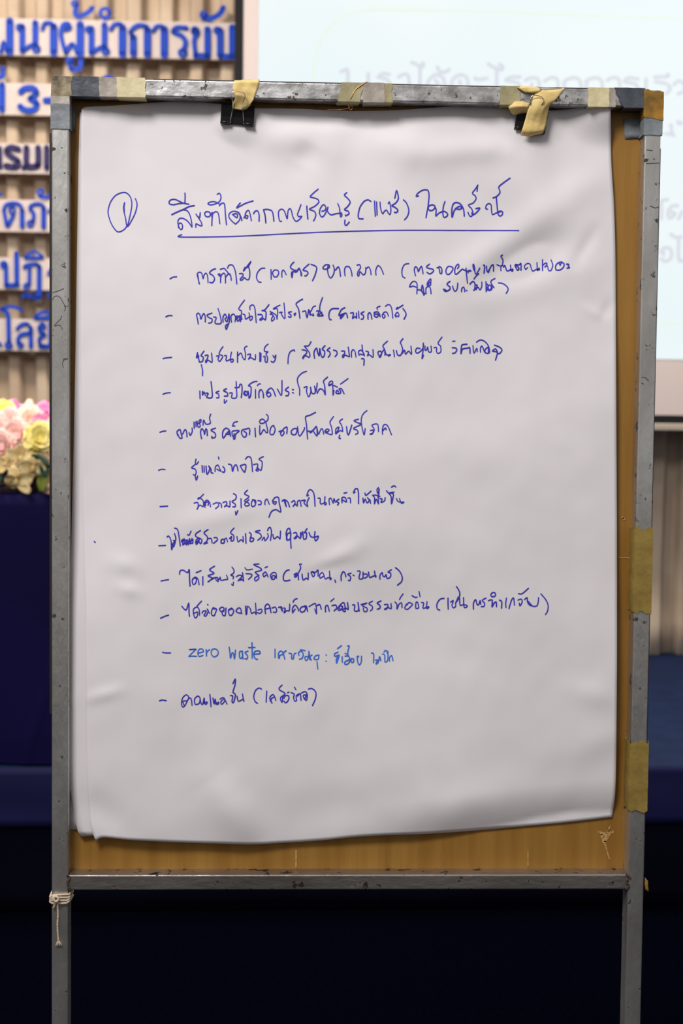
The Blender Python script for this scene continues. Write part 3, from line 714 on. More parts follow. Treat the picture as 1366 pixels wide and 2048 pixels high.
# ------------------------------------------------------------------ handwriting on the top sheet
M_ink = mat('blue marker ink', srgb(64, 60, 200), .5, spec=.3, var=.25, scale=60)
M_ink_l = mat('light blue marker ink', srgb(66, 124, 236), .5, spec=.3, var=.2, scale=60)
K = 5.0037
def write(name, groups, m, label=None, wd=2.35):
    bm = bmesh.new()
    if name == 'handwritten_line' and groups[0][2].split('|')[0].count(',') <= 3:      # the bullet dash is a mark of its own
        x0, y0, s = groups[0]; write('bullet_dash', [(x0, y0, s.split('|')[0])], M_ink); groups = [(x0, y0, s.split('|', 1)[1])] + groups[1:]
    n_ = 0
    for x0, y0, s in groups:
        for st in T(x0, y0, K, s):
            q = catmull(st, 5); n_ = (n_+1) % 6; lift = .00042+.00003*n_
            stroke_mesh(bm, q, wd*random.uniform(.92, 1.1), lambda a, b: bp(a, b, ztop(a, b)+lift))
    o = link(name, mesh(bm), m, s1)
    if label: o['label'] = label
    return o
write('circled_numeral', [(210, 360, "222,455 190,495 140,518 105,500 60,430 32,340 35,280 60,210 110,150 180,123 225,135 258,180 268,250 255,330 235,420 222,460 | 195,225 185,270 190,320 205,380 222,465 270,395 305,320 320,250 315,215 303,185 | 195,228 190,270 193,315")], M_ink, 'ringed number one left of the heading', 2.4)
write('heading', [
 (210, 360, "838,240 790,232 740,210 700,193 660,197 640,220 650,240 690,245 740,235 805,230 | 800,130 801,180 798,232 | 668,345 720,320 790,290 840,265 893,255 | 735,475 735,440 760,430 775,455 770,488 752,490 738,465 728,415 745,385 778,382 820,405 850,440 870,468 862,400 845,340 820,305 785,296 | 910,340 928,365 948,370 952,325 945,375 932,372 962,420 968,455 940,450 910,437 908,470 | 1060,345 1035,368 1005,358 998,330 1020,315 1050,325 1055,350 1075,325 1070,400 1068,455 | 1068,370 1080,335 1110,315 1135,340 1148,435 | 1145,255 1140,235 1090,215 1045,222 1030,238 1060,247 1110,235 1148,210 1160,165 1145,132 1122,142 | 1145,255 1162,235 1185,230 1197,250 1205,350 1215,445 | 1207,375 1215,440 | 1275,345 1300,335 1325,345 1318,375 1285,350 | 1305,440 1270,410 1240,370 1245,335 1280,312 1330,320 1352,350 1345,400 1308,438"),
 (470, 360, "52,228 15,278 60,255 110,230 180,208 | 0,312 30,325 58,365 68,405 | 88,378 108,355 128,358 118,384 100,365 110,320 135,303 150,340 163,405 | 185,335 200,312 225,308 240,345 240,410 | 285,295 300,350 308,428 300,350 288,298 340,295 375,320 388,410 | 465,412 445,405 435,350 438,310 465,290 490,305 505,340 522,385 530,310 550,285 565,310 580,370 610,412 645,392 668,362 640,365 625,345 640,300 660,245 | 718,260 722,320 728,388 | 832,90 790,125 752,165 780,175 825,190 838,220 800,260 745,290 790,310 808,340 800,380 785,408 | 868,312 900,300 908,270 885,245 855,280 845,330 865,367 890,355 915,310 930,270 925,310 960,347 1010,335 1068,330 | 1028,235 1045,280 1055,365 1070,345 1050,330 | 1118,125 1094,150 1125,180 1152,220 1125,265 1095,295 1130,310 1140,335 1110,355 1104,348 | 1100,400 1098,440 1115,452 1143,420"),
 (730, 350, "58,262 30,248 0,256 -20,275 -50,320 -68,395 -60,434 -20,437 | 95,260 98,330 103,410 | 115,268 118,340 120,400 | 150,270 155,330 175,385 195,360 215,350 230,375 250,392 258,340 245,270 232,285 | 295,372 315,372 328,350 300,322 268,305 305,280 332,240 330,200 315,155 298,230 | 385,248 415,280 438,350 425,410 395,447 | 535,208 512,212 530,180 580,150 625,150 640,190 635,280 620,370 610,425 | 628,330 650,355 685,345 700,315 680,298 645,305 632,325 | 700,315 712,350 708,408 740,380 790,362 825,385 820,410 790,422 778,380 785,310 800,265 | 870,420 868,350 880,295 910,273 955,290 985,340 993,408 | 875,415 890,360 920,325 950,312 970,330 940,342 905,332 | 1130,100 1100,145 1075,182 1105,210 1110,240 1080,280 1035,300 1065,335 1080,380 1065,412 1045,405 1030,372 | 1110,335 1148,330 1120,370 1080,398 1068,378 | 1225,340 1208,335 1215,300 1240,285 1262,300 1265,350 1275,393 1310,380 1366,362"),
 (900, 350, "470,375 500,360 525,368 522,395 500,408 480,385 470,300 462,215 | 430,228 470,210 500,170 488,120 530,80 600,30 | 275,102 270,160")], M_ink, 'title line of the notes', 2.5)
write('underline', [(210, 360, "768,545 735,567 900,570 1100,567 1366,560 2066,525 2600,508 3000,502 3500,503 4140,504")], M_ink, 'line ruled under the heading', 2.3)
L_ = 'handwritten_line'
write(L_, [
 (330, 510, "50,238 75,222 115,217 | 345,288 332,240 322,190 345,170 368,185 380,235 390,200 410,180 425,210 430,275 | 340,285 328,200 | 505,135 470,150 445,180 480,205 495,240 475,275 448,272 | 530,190 545,208 542,185 555,205 555,275 560,210 585,180 602,200 605,278 | 610,215 635,185 655,200 662,250 | 553,142 590,133 610,152 650,200 | 625,130 640,102 675,100 700,150 712,220 718,287 | 745,185 775,185 780,205 755,235 755,250 775,245 790,225 820,245 842,235 848,170 835,110 | 785,155 800,125 828,118 858,65 800,140 785,158 | 998,130 960,135 925,175 915,225 935,265 960,270 | 1060,145 1062,240 | 1090,215 1075,180 1095,150 1130,155 1137,185 1115,218 1088,212 1080,190 | 1170,220 1168,180 1178,150 1195,160 1212,195 | 1290,70 1265,95 1255,125 1290,150 1320,165 1268,170 1270,225 1278,172 | 1320,165 1340,140 1362,170 1366,205"),
 (590, 510, "0,150 18,158 5,172 | 18,160 40,130 55,160 60,205 | 140,90 105,120 80,150 115,160 130,180 110,208 96,205 | 160,92 195,105 217,130 200,200 175,255 | 340,98 310,95 285,115 280,135 310,140 345,120 335,95 325,140 335,200 358,228 385,190 393,140 380,100 | 405,150 430,118 445,140 455,210 | 500,205 495,150 510,115 545,120 565,170 570,208 | 620,100 645,95 655,125 630,165 625,200 638,205 650,165 680,195 703,180 708,125 | 710,140 735,118 755,150 760,195 | 810,198 808,150 830,105 860,130 885,190 | 1138,85 1095,95 1070,150 1075,210 1100,228"),
 (790, 510, "205,205 192,150 205,115 225,135 232,165 250,130 265,112 275,150 280,185 | 345,90 315,115 330,130 375,140 385,160 350,187 320,172 | 420,125 440,130 450,180 468,178 465,130 440,112 | 580,130 560,115 530,115 510,150 515,185 540,192 570,160 580,130 | 625,135 640,110 630,90 605,120 597,170 610,192 640,170 670,142 690,148 720,160 760,158 740,152 730,175 | 710,130 715,190 725,280 | 790,150 780,110 785,90 795,120 800,170 815,187 848,130 | 838,185 815,205 790,238 | 885,100 897,110 890,180 | 915,110 920,160 930,165 945,140 935,175 955,120 980,95 985,120 985,160 | 1020,95 1055,110 1080,100 1060,115 1060,155 | 1075,0 1060,12 1080,50 1075,100 | 1085,120 1100,105 1115,150 1130,157 1155,145 | 1155,100 1160,150 1175,160 1178,140 1150,150 | 1200,105 1225,150 1240,130 1205,95 1240,97 1260,85 1260,150"),
 (900, 510, "775,125 755,142 745,110 770,85 800,90 812,130 830,160 870,140 895,150 890,128 875,155 870,75 | 925,45 925,155 | 930,98 962,78 970,95 948,118 975,110 985,150 1010,152 1028,100 1010,48 | 1090,78 1102,100 1115,75 1140,85 1135,120 1100,148 1060,145 1058,105 1085,75 1120,68 | 1165,90 1190,95 1178,88 | 1170,130 1195,125 1182,108")], M_ink)
write(L_, [(790, 510, "210,320 180,310 145,318 165,275 195,262 220,290 218,385 | 220,345 265,355 290,400 275,300 265,360 300,385 | 310,385 310,330 340,312 355,340 360,385 | 330,290 345,270 355,295 322,300 328,270 358,238 355,300 | 550,262 520,290 550,320 545,345 505,362 485,340 512,352 | 575,310 595,360 620,342 628,280 | 665,365 668,335 685,320 695,340 698,365 | 715,352 720,356 | 750,290 780,262 800,290 795,345 785,350 | 800,300 822,300 808,345 830,320 850,347 868,312 868,270 | 910,265 912,365 | 925,290 940,350 965,322 940,300 920,345 955,352 972,325 960,262 1000,235 | 965,290 990,325 | 1035,278 1080,285 1125,320 1130,350 1112,382")], M_ink)
write(L_, [
 (330, 510, "8,618 35,605 70,605 | 332,688 325,640 315,600 332,580 350,600 358,640 375,600 390,585 402,620 402,668 | 470,580 420,600 440,625 470,640 465,672 435,680 | 485,620 512,625 500,680 560,680 550,600 530,535 | 580,670 580,620 600,590 615,620 600,640 620,665 635,610 640,590 645,650 630,700 612,742 605,710 625,690 | 665,670 660,610 685,590 705,620 700,665 | 710,640 718,610 750,628 730,660 720,640 750,605 760,640 752,665 | 795,450 745,520 740,545 765,560 762,610 770,640 | 780,590 800,600 805,640 840,620 872,612 870,640 850,650 845,600 840,578 | 850,545 850,512 880,498 900,540 912,675 | 930,595 965,595 975,620 950,642 955,650 985,635 1005,645 1010,570 985,555 | 1040,495 1000,545 970,555 | 1050,590 1080,600 1065,640 1070,660 1095,630 1060,578 | 1050,562 1110,600 1120,640 1125,540 1085,540 1100,525 1150,500 | 1145,575 1170,570 1165,592 1200,630 1190,480 | 1265,565 1235,575 1260,600 1255,622 1235,615 | 1290,590 1308,580 1295,605"),
 (590, 510, "75,440 40,460 10,490 35,540 48,630 | 75,565 105,560 110,590 120,625 130,580 138,545 150,600 152,560 155,590 185,605 180,588 | 160,560 180,520 205,508 | 215,560 240,560 225,605 270,605 280,600 250,560 250,500 275,425 | 240,600 265,570 270,610 | 435,535 380,535 350,555 338,600 345,640 362,645 | 498,525 465,545 445,580 440,605 470,592 490,592 455,635 465,600 510,580 525,625 | 555,580 585,580 575,632 600,615 615,630 615,580 | 635,560 640,630 | 690,565 660,585 685,605 680,637 662,640 | 730,640 730,595 745,575 760,595 768,638 | 790,600 800,615 820,620 835,592 800,590 792,575 825,567 845,590 850,615 | 825,545 820,525 850,510 | 890,595 902,612 885,630 872,602 895,570 920,575 935,610 | 905,512 930,495 955,505 970,550 978,630 | 1010,620 1000,600 1025,572 1040,600 1030,615 1005,600 | 1025,522 1015,540 1080,500 | 1080,535 1105,570 1110,600 1090,640")], M_ink)
write(L_, [
 (320, 670, "30,235 60,228 115,222 | 375,175 368,205 365,225 387,215 375,190 390,250 395,270 425,260 432,220 410,205 440,160 | 412,295 425,350 425,405 | 450,205 480,200 470,240 455,260 460,275 480,250 520,270 515,180 | 565,210 590,207 580,240 595,262 620,230 625,205 592,190 605,150 630,115 | 645,205 665,207 660,255 700,245 730,240 730,262 710,267 705,220 715,170 | 775,170 775,272 | 780,205 810,180 830,230 850,242 855,185 845,130 870,110 | 875,195 905,190 900,215 885,240 908,225 950,245 955,195 | 998,175 998,262 | 1010,180 1008,260 | 1035,215 1052,215 1050,260 1070,270 1075,220 1060,190 1080,165 | 1080,90 1050,120 1045,160 1075,165 | 1130,205 1145,225 1158,200 1150,250 1130,272 1112,262 | 1345,160 1340,148 1305,165 1285,210 1280,285"),
 (580, 670, "120,145 160,155 165,180 130,215 130,235 150,205 192,220 195,180 160,130 145,110 185,105 210,65 | 245,230 240,170 265,130 275,170 290,205 298,135 305,180 320,220 342,205 345,160 322,140 350,105 | 400,125 370,150 395,165 400,195 382,220 | 435,150 465,160 470,190 450,215 | 515,160 545,160 545,185 525,205 530,225 552,200 592,215 590,180 582,120 | 615,220 615,170 630,145 650,165 660,220 | 690,200 685,165 710,150 730,172 740,195 700,190 | 720,98 727,160 745,205 | 715,235 740,240 738,300 | 760,160 785,170 775,207 792,195 830,220 830,145 | 885,200 880,170 905,160 915,187 892,215 905,217 922,170 945,145 950,200 | 975,60 930,105 945,140 965,195 1005,195 985,210 | 1035,150 1045,215 | 1065,155 1075,195 1105,200 1127,150 1115,100 1105,70 1130,35 | 1125,180 1147,150 1155,190 1187,160 1215,190 1210,110"),
 (780, 670, "300,135 270,130 255,160 270,180 300,165 330,130 333,80 330,150 320,235 335,200 | 350,110 350,150 367,145 377,120 385,165 412,165 410,110 | 440,125 465,125 465,165 480,182 508,165 505,110 480,80 520,20 | 625,62 650,60 | 622,125 660,130 668,150 650,177 625,182 | 770,90 730,95 715,110 710,185 725,140 775,130 797,125 800,180 | 830,105 840,180 867,132 873,165 | 905,170 905,130 920,110 935,140 945,170 | 865,70 905,48 950,65 985,110 995,172 960,180 950,150 980,122 985,175 | 1045,100 1095,120 1120,150 1090,187 1060,165 1025,160 1055,137 1075,170 1070,200 1055,250")], M_ink)
write(L_, [
 (320, 670, "28,592 60,580 103,575 | 398,560 400,635 | 425,562 425,600 440,568 452,602 | 460,580 482,585 467,622 520,622 518,540 510,465 | 590,560 558,575 585,590 587,625 565,627 | 665,535 635,555 670,575 675,607 643,610 | 643,645 645,680 668,655 | 695,580 722,580 717,627 765,622 765,540 762,465 | 750,525 790,520 800,493 818,500 820,560 812,625 | 845,570 860,600 880,582 850,560 838,590 868,602 880,560 888,600 890,630 907,600 910,520 885,505 930,470 970,462 | 955,545 955,630 | 990,625 990,570 1010,545 1030,575 1035,625 | 975,505 985,490 1005,488 | 1085,575 1065,590 1085,617 1110,597 1090,570 1065,578 1080,550 1110,530 1135,555 1155,610 | 1175,540 1215,600 1220,455 | 1285,520 1253,550 1287,570 1282,602 1258,607 | 1325,545 1335,545 | 1325,575 1335,577"),
 (580, 670, "165,362 120,380 78,425 75,470 95,540 95,600 | 140,525 170,515 165,560 185,617 207,570 205,520 220,582 252,575 245,510 260,562 272,480 | 270,580 300,537 335,555 352,595 345,500 335,460 375,420 | 385,495 402,495 427,480 420,460 395,470 388,505 425,500 430,600 440,552 | 485,565 470,552 460,580 500,582 507,560 490,540 515,537 540,585 | 430,500 475,520 | 505,490 580,435")], M_ink)
write(L_, [
 (310, 820, "48,222 75,212 108,208 | 225,250 220,215 250,195 260,232 270,277 245,277 228,240 | 275,240 300,195 315,217 320,268 | 340,225 352,252 372,215 370,180 | 390,120 392,180 | 408,118 410,165 | 420,110 430,167 452,160 440,110 460,95 455,122 432,132 | 480,150 487,100 510,140 553,130 545,80 557,40 | 465,285 455,220 470,185 490,217 495,242 507,190 520,202 522,255 | 605,180 560,200 600,230 602,270 568,278 570,262 | 710,235 737,240 740,200 710,180 680,210 675,260 685,278 715,237 737,215 755,260 745,200 | 775,260 770,217 800,205 842,207 807,240 800,282 785,287 792,235 | 775,160 790,125 825,115 | 775,160 800,158 | 865,235 870,202 905,190 945,185 945,245 | 865,235 885,267 907,265 915,230 890,213 | 1000,180 1005,265 | 1048,155 1050,245 1087,195 1110,222 1127,215 1110,130 1080,90 1052,100 1048,125 1075,132 1122,105 1132,65 1115,42 | 1190,155 1165,165 1150,210 1155,242 1185,240 1202,190 1180,155 | 1240,215 1272,205 1255,232 1270,257 1292,225 1280,195 1320,170 1318,235"),
 (560, 820, "115,240 112,210 140,185 170,190 160,237 130,247 112,225 | 175,165 185,240 202,255 240,197 245,175 | 355,22 300,50 255,70 265,150 275,288 | 280,210 317,215 300,225 340,190 365,165 370,257 330,205 | 370,180 385,240 407,195 425,190 437,240 | 480,215 450,217 465,227 492,200 470,190 448,215 485,237 522,240 515,170 500,120 535,65 | 555,235 560,187 590,170 577,205 558,237 600,205 627,210 615,150 595,115 625,88 | 597,250 590,280 605,283 | 665,165 675,237 690,237 718,150 | 785,90 740,105 775,125 810,142 735,182 770,200 780,227 755,242 | 870,5 835,35 815,80 815,140 840,247 852,185 | 905,205 932,200 925,237 900,240 930,227 942,190 920,152 960,138 980,150 985,215 | 1025,240 1025,190 1040,147 1075,155 1115,245 | 1030,205 1055,178 1062,197")], M_ink)
write(L_, [(310, 820, "35,602 65,592 100,595 | 400,545 365,577 400,590 412,620 400,652 383,645 | 410,490 403,525 415,542 435,515 | 403,660 412,700 427,660 | 470,555 475,620 | 490,560 492,620 | 510,560 520,642 547,590 537,560 560,592 560,622 580,632 | 600,615 605,567 630,550 645,582 657,610 618,590 | 635,470 638,490 | 680,565 697,590 692,620 672,617 | 735,540 765,552 775,612 792,560 815,550 830,605 | 855,555 907,545 900,612 885,612 853,560 | 905,490 930,465 960,480 970,550 975,615 | 985,545 1027,540 1020,582 1010,602 1032,607 1025,575 1060,602 1072,520 1040,490 1085,465")], M_ink)
write(L_, [
 (310, 965, "50,240 125,235 | 390,205 427,200 432,235 420,267 447,225 482,240 480,180 440,150 430,167 460,142 485,115 | 500,247 495,200 520,175 545,197 555,242 | 507,225 505,200 535,195 530,227 | 580,215 622,200 637,230 605,260 | 640,200 662,215 665,247 | 680,200 712,190 717,215 695,242 717,230 747,242 750,185 | 785,110 812,130 805,167 770,190 802,215 800,242 778,242 | 805,290 810,322 828,280 | 860,160 862,250 | 925,75 895,112 940,140 895,182 930,200 942,225 905,232 900,207 940,170 | 1000,200 985,170 965,200 970,237 1000,227 1007,180 975,170 | 1030,180 1060,187 1060,215 1035,222 | 1100,220 1100,187 1120,165 1142,215 | 1180,205 1202,215 1212,190 1175,190 1200,150 1235,150 1242,200 1258,292 1210,270 1165,290 1140,345"),
 (560, 965, "20,185 45,170 55,205 62,240 42,175 75,190 95,242 | 115,195 142,180 150,207 130,237 152,217 172,232 175,190 200,180 210,235 | 215,180 252,175 240,202 275,237 270,200 290,150 | 285,125 268,132 285,82 310,72 335,100 345,150 350,235 | 380,155 402,160 405,212 455,200 462,215 445,217 450,140 | 495,220 490,170 507,155 522,182 532,205 540,160 552,195 | 590,165 563,187 587,202 575,225 | 620,200 620,152 652,150 665,192 628,175 | 640,105 668,98 | 680,155 702,157 705,202 | 750,95 735,102 750,67 775,62 785,110 785,210 | 830,155 835,202 852,165 870,202 892,177 875,150 | 850,105 860,127 910,85 | 900,170 905,207 | 930,130 945,152 945,212 962,165 985,212 980,140 | 985,50 970,72 980,110 992,62 985,150 | 925,127 960,125 1000,137 | 1000,160 1022,165 1010,197 1045,182 1052,150 | 1090,110 1112,142 1115,212 1132,142 1130,110 1085,102 1065,80 | 1100,100 1140,95 | 1115,45 1140,32 1158,42 | 1165,160 1180,187 1215,195 1240,195 1215,207 1195,160")], M_ink)
write(L_, [
 (310, 965, "38,632 105,628 | 120,545 137,535 160,582 165,670 182,620 | 185,580 202,590 185,642 170,622 207,570 195,510 | 195,455 225,470 240,540 252,632 | 265,582 280,570 277,622 297,600 290,560 310,622 320,570 330,622 345,560 350,612 370,560 375,607 325,590 378,575 | 265,590 300,575 340,590 380,570 | 325,520 340,527 360,485 | 405,602 415,570 442,560 430,602 410,617 432,580 455,612 467,570 410,540 410,510 455,480 | 530,470 490,502 522,540 520,582 488,612 525,602 | 535,560 562,560 570,602 | 590,550 617,550 622,575 585,607 | 660,602 665,570 692,570 690,602 668,607 | 690,575 712,555 725,592 | 745,560 767,540 760,582 785,577 787,530 755,500 790,455 | 820,540 830,592 862,570 882,592 880,540 | 905,510 910,607 | 945,500 962,520 950,582 975,587 987,560 953,548 | 1050,478 1003,490 1050,510 1062,545 1028,575 | 1070,577 1092,545 1100,582 1132,540 1125,510 | 1125,480 1137,455 1155,450 1165,500 1155,577 | 1180,520 1190,562 1227,540 1250,562 1255,485"),
 (560, 965, "70,562 60,510 75,465 97,460 100,502 75,512 65,572 102,560 107,500 105,572 110,655 | 135,505 162,500 167,530 140,557 157,557 175,535 202,557 205,500 | 205,550 227,490 235,562 262,555 264,502 245,500 270,460 | 290,500 310,542 350,545 382,535 377,560 355,582 345,545 350,490"),
 ], M_ink)
write('ink_dot', [(180, 1075, "42,38 52,48")], M_ink, None, 2.4)
write(L_, [
 (310, 1120, "60,208 135,195 | 245,140 250,110 280,100 325,125 342,95 345,180 350,260 | 375,190 397,180 415,192 405,232 380,242 373,200 402,170 430,192 440,245 | 412,125 460,105 | 478,165 478,250 | 595,60 545,97 590,130 530,157 572,180 530,217 547,205 | 575,192 602,175 615,205 640,195 652,170 660,202 702,195 727,190 715,150 | 580,180 625,175 630,215 | 770,70 790,102 785,130 758,150 785,162 780,187 | 765,240 780,252 785,220 | 815,165 842,150 870,162 830,207 862,185 885,207 875,125 | 850,202 870,190 | 900,75 920,97 975,90 | 910,135 962,140 967,160 935,192 | 1040,38 988,45 1055,80 1062,102 1003,120 1032,150 1037,185 1005,207 998,180 1040,150 | 1085,162 1080,140 1107,120 1130,167 | 1090,167 1110,150 | 1100,75 1125,65 | 1175,175 1155,150 1182,125 1210,132 1215,180 | 1155,150 1165,187 1192,190 1202,160 1175,155 | 1342,97 1310,110 1285,155 1288,200 1315,207 1350,200"),
 (560, 1120, "140,145 167,130 165,162 145,167 177,130 185,195 | 185,125 207,75 195,42 215,40 | 220,140 230,197 262,180 280,192 282,130 | 310,120 330,167 347,140 320,115 355,122 380,100 380,160 | 400,182 395,150 422,125 440,152 425,167 402,180 | 440,150 452,187 482,175 512,180 500,192 495,110 | 550,200 555,222 | 612,205 612,152 632,115 650,132 658,165 | 710,130 678,142 705,165 700,202 683,202 | 730,150 742,155 | 775,110 802,115 790,182 827,182 830,120 | 835,140 867,140 872,165 840,182 | 885,120 897,172 932,160 958,155 955,167 945,110 | 1000,190 1000,152 1022,125 1030,157 1047,165 1062,145 1070,182 1102,170 1107,130 1080,120 1115,95 | 1155,75 1195,110 1222,167 1215,215 1175,250")], M_ink)
write(L_, [
 (310, 1120, "55,582 90,565 135,550 | 268,462 310,500 337,430 340,520 345,562 | 385,540 385,492 417,470 440,492 445,550 | 385,540 400,577 422,560 425,520 393,530 | 420,460 440,437 465,410 | 470,530 482,510 512,510 490,552 510,557 532,510 520,490 545,530 | 525,445 530,448 | 600,490 572,490 565,542 590,557 607,520 615,490 580,475 | 690,510 660,512 645,490 672,470 692,490 670,522 680,552 702,550 710,480 | 770,490 737,495 740,542 765,552 787,510 765,480 743,500 | 860,530 835,527 810,510 832,480 855,485 867,535 | 905,460 910,545 | 922,460 918,540 | 935,465 955,492 965,532 997,520 1012,540 1005,430 | 1030,500 1062,490 1070,512 1050,532 1023,525 | 1105,535 1100,470 1122,440 1147,460 1160,525 | 1108,490 1142,480 | 1170,480 1202,470 1217,500 1207,522 1183,520 | 1240,470 1267,470 1275,512"),
 (560, 1120, "-15,475 5,470 15,500 | 35,480 52,485 40,527 67,505 92,505 97,440 | 125,527 125,480 152,450 177,480 187,507 | 150,490 130,520 | 130,420 145,395 170,385 | 210,520 200,490 227,465 257,475 242,512 215,522 | 235,465 262,460 275,512 | 290,465 332,440 357,440 365,537 348,490 | 370,455 397,445 412,490 | 455,517 455,465 477,455 492,510 | 520,455 557,450 567,480 540,507 | 505,415 540,385 | 600,490 590,460 627,465 602,502 578,490 610,440 642,430 652,512 625,500 657,480 682,492 675,425 | 725,450 747,450 745,507 785,500 780,425 792,510 | 810,445 842,435 870,430 823,455 870,480 867,512 840,512 833,480 | 925,410 888,435 922,460 922,490 903,507 | 1010,408 973,430 1000,455 997,482 973,490 | 1045,445 1077,445 1077,470 1045,492 1062,490 1082,475 1112,485 1110,435 | 1150,420 1170,442 1170,490 1192,440 1217,430 1220,475 | 1195,395 1210,367 1232,338 | 1265,440 1248,480 1275,492 1312,460 1325,440 1290,425 1268,450"),
 (830, 1170, "5,222 10,172 27,175 35,227 8,232 | -30,105 0,122 20,120 | 40,65 50,115 | 65,175 87,180 80,232 132,215 137,225 115,232 120,165 | 290,132 250,142 220,187 222,235 247,250 | 330,130 330,180 332,240 | 355,170 382,155 370,202 385,227 407,210 407,180 432,120 | 415,15 440,55 447,100 425,152 408,172 | 445,130 452,202 482,195 522,205 510,224 490,215 485,125 | 585,240 585,182 607,145 620,192 637,195 652,155 657,190 | 710,130 673,152 695,180 690,212 663,215 | 735,155 772,150 770,217 792,180 812,170 815,215 | 775,117 758,100 775,75 802,80 802,107 775,117 | 845,150 867,165 865,230 | 915,130 908,180 910,225 | 940,235 965,152 987,130 995,200 | 1030,150 1062,140 1072,170 1050,207 1043,180 | 1035,85 1072,85 1135,32 | 1095,145 1122,125 1125,167 1152,202 1220,207 1237,125 | 1130,160 1167,202 | 1260,88 1305,142 1332,202 1325,262 1305,295")], M_ink)
write('bullet_dash', [(310, 1280, "75,122 110,128 155,128")], M_ink)
write(L_, [
 (310, 1280, "345,95 410,90 | 410,92 375,125 338,163 | 338,163 370,160 415,162 | 430,130 482,115 475,90 445,90 428,125 440,162 480,152 | 512,95 515,158 517,120 545,95 | 600,85 570,95 562,135 590,167 627,145 628,105 598,85 | 742,70 750,130 755,180 770,130 785,135 795,187 805,100 | 875,110 845,120 850,182 877,160 870,110 880,190 | 930,110 900,125 925,155 920,187 898,185 | 970,25 972,100 972,180 | 935,75 1000,72 | 990,140 1047,135 1045,110 1005,110 988,140 1000,182 1025,192"),
 (540, 1280, "50,90 50,175 | 85,180 85,132 110,108 132,140 100,152 92,182 | 130,120 147,190 | 130,132 160,105 | 190,130 217,140 215,182 232,185 242,140 260,130 | 290,152 285,125 312,110 332,140 320,182 293,190 | 305,97 350,105 | 375,165 350,167 355,202 377,190 387,150 390,110 397,195 | 420,150 400,165 412,200 | 490,150 455,157 440,190 482,190 487,150 | 470,215 478,290 | 560,148 563,150 | 560,210 563,212 | 680,120 648,137 650,162 692,150 665,187 665,230 | 692,150 680,195 668,228 | 675,85 715,55 | 722,165 722,220 | 750,160 782,160 797,190 750,217 750,242 782,235 802,200 | 775,60 792,60 780,110 775,150 | 750,132 785,150 | 815,185 837,190 832,222 810,217 813,187 | 870,165 887,160 872,187 890,247 912,220 915,160 | 1015,130 1037,140 1035,225 | 1055,200 1077,200 1060,237 1082,220 1097,165 1107,205 | 1125,140 1147,150 1150,217 1177,200 1180,110 | 1140,120 1160,102 1182,150 | 1195,210 1195,177 1217,155 1230,205")], M_ink_l, 'lighter blue line about zero waste')
write(L_, [
 (310, 1280, "45,608 70,600 112,606 | 290,652 280,612 322,605 337,570 310,548 275,582 265,642 280,670 302,650 332,590 352,580 365,602 370,652 | 400,642 395,592 427,560 450,582 442,632 408,645 | 450,580 460,632 477,640 492,580 497,622 522,620 510,642 488,630 | 548,545 555,600 560,665 | 580,580 590,637 602,590 610,642 637,620 630,642 610,622 | 650,592 682,575 700,602 670,642 658,620 692,590 720,640 | 755,555 777,560 770,612 782,627 797,590 802,540 780,520 800,450 803,390 780,435 | 820,560 835,612 882,590 887,612 875,540 | 1065,490 1040,480 1005,505 988,562 1000,612 1025,632 | 1118,510 1112,620 | 1155,612 1150,570 1182,545 1202,580 1207,602 | 1170,632 1160,592 1190,570"),
 (540, 1280, "120,450 90,492 150,535 105,577 120,622 127,560 | 140,582 147,560 182,555 187,592 160,627 138,610 | 175,525 190,520 | 210,525 242,540 235,572 245,607 264,605 262,560 285,540 | 245,470 258,495 | 275,560 302,535 310,602 | 315,530 352,515 372,545 335,552 340,582 365,602 372,545 345,592 | 385,490 420,485 457,520 455,582 425,655")], M_ink)

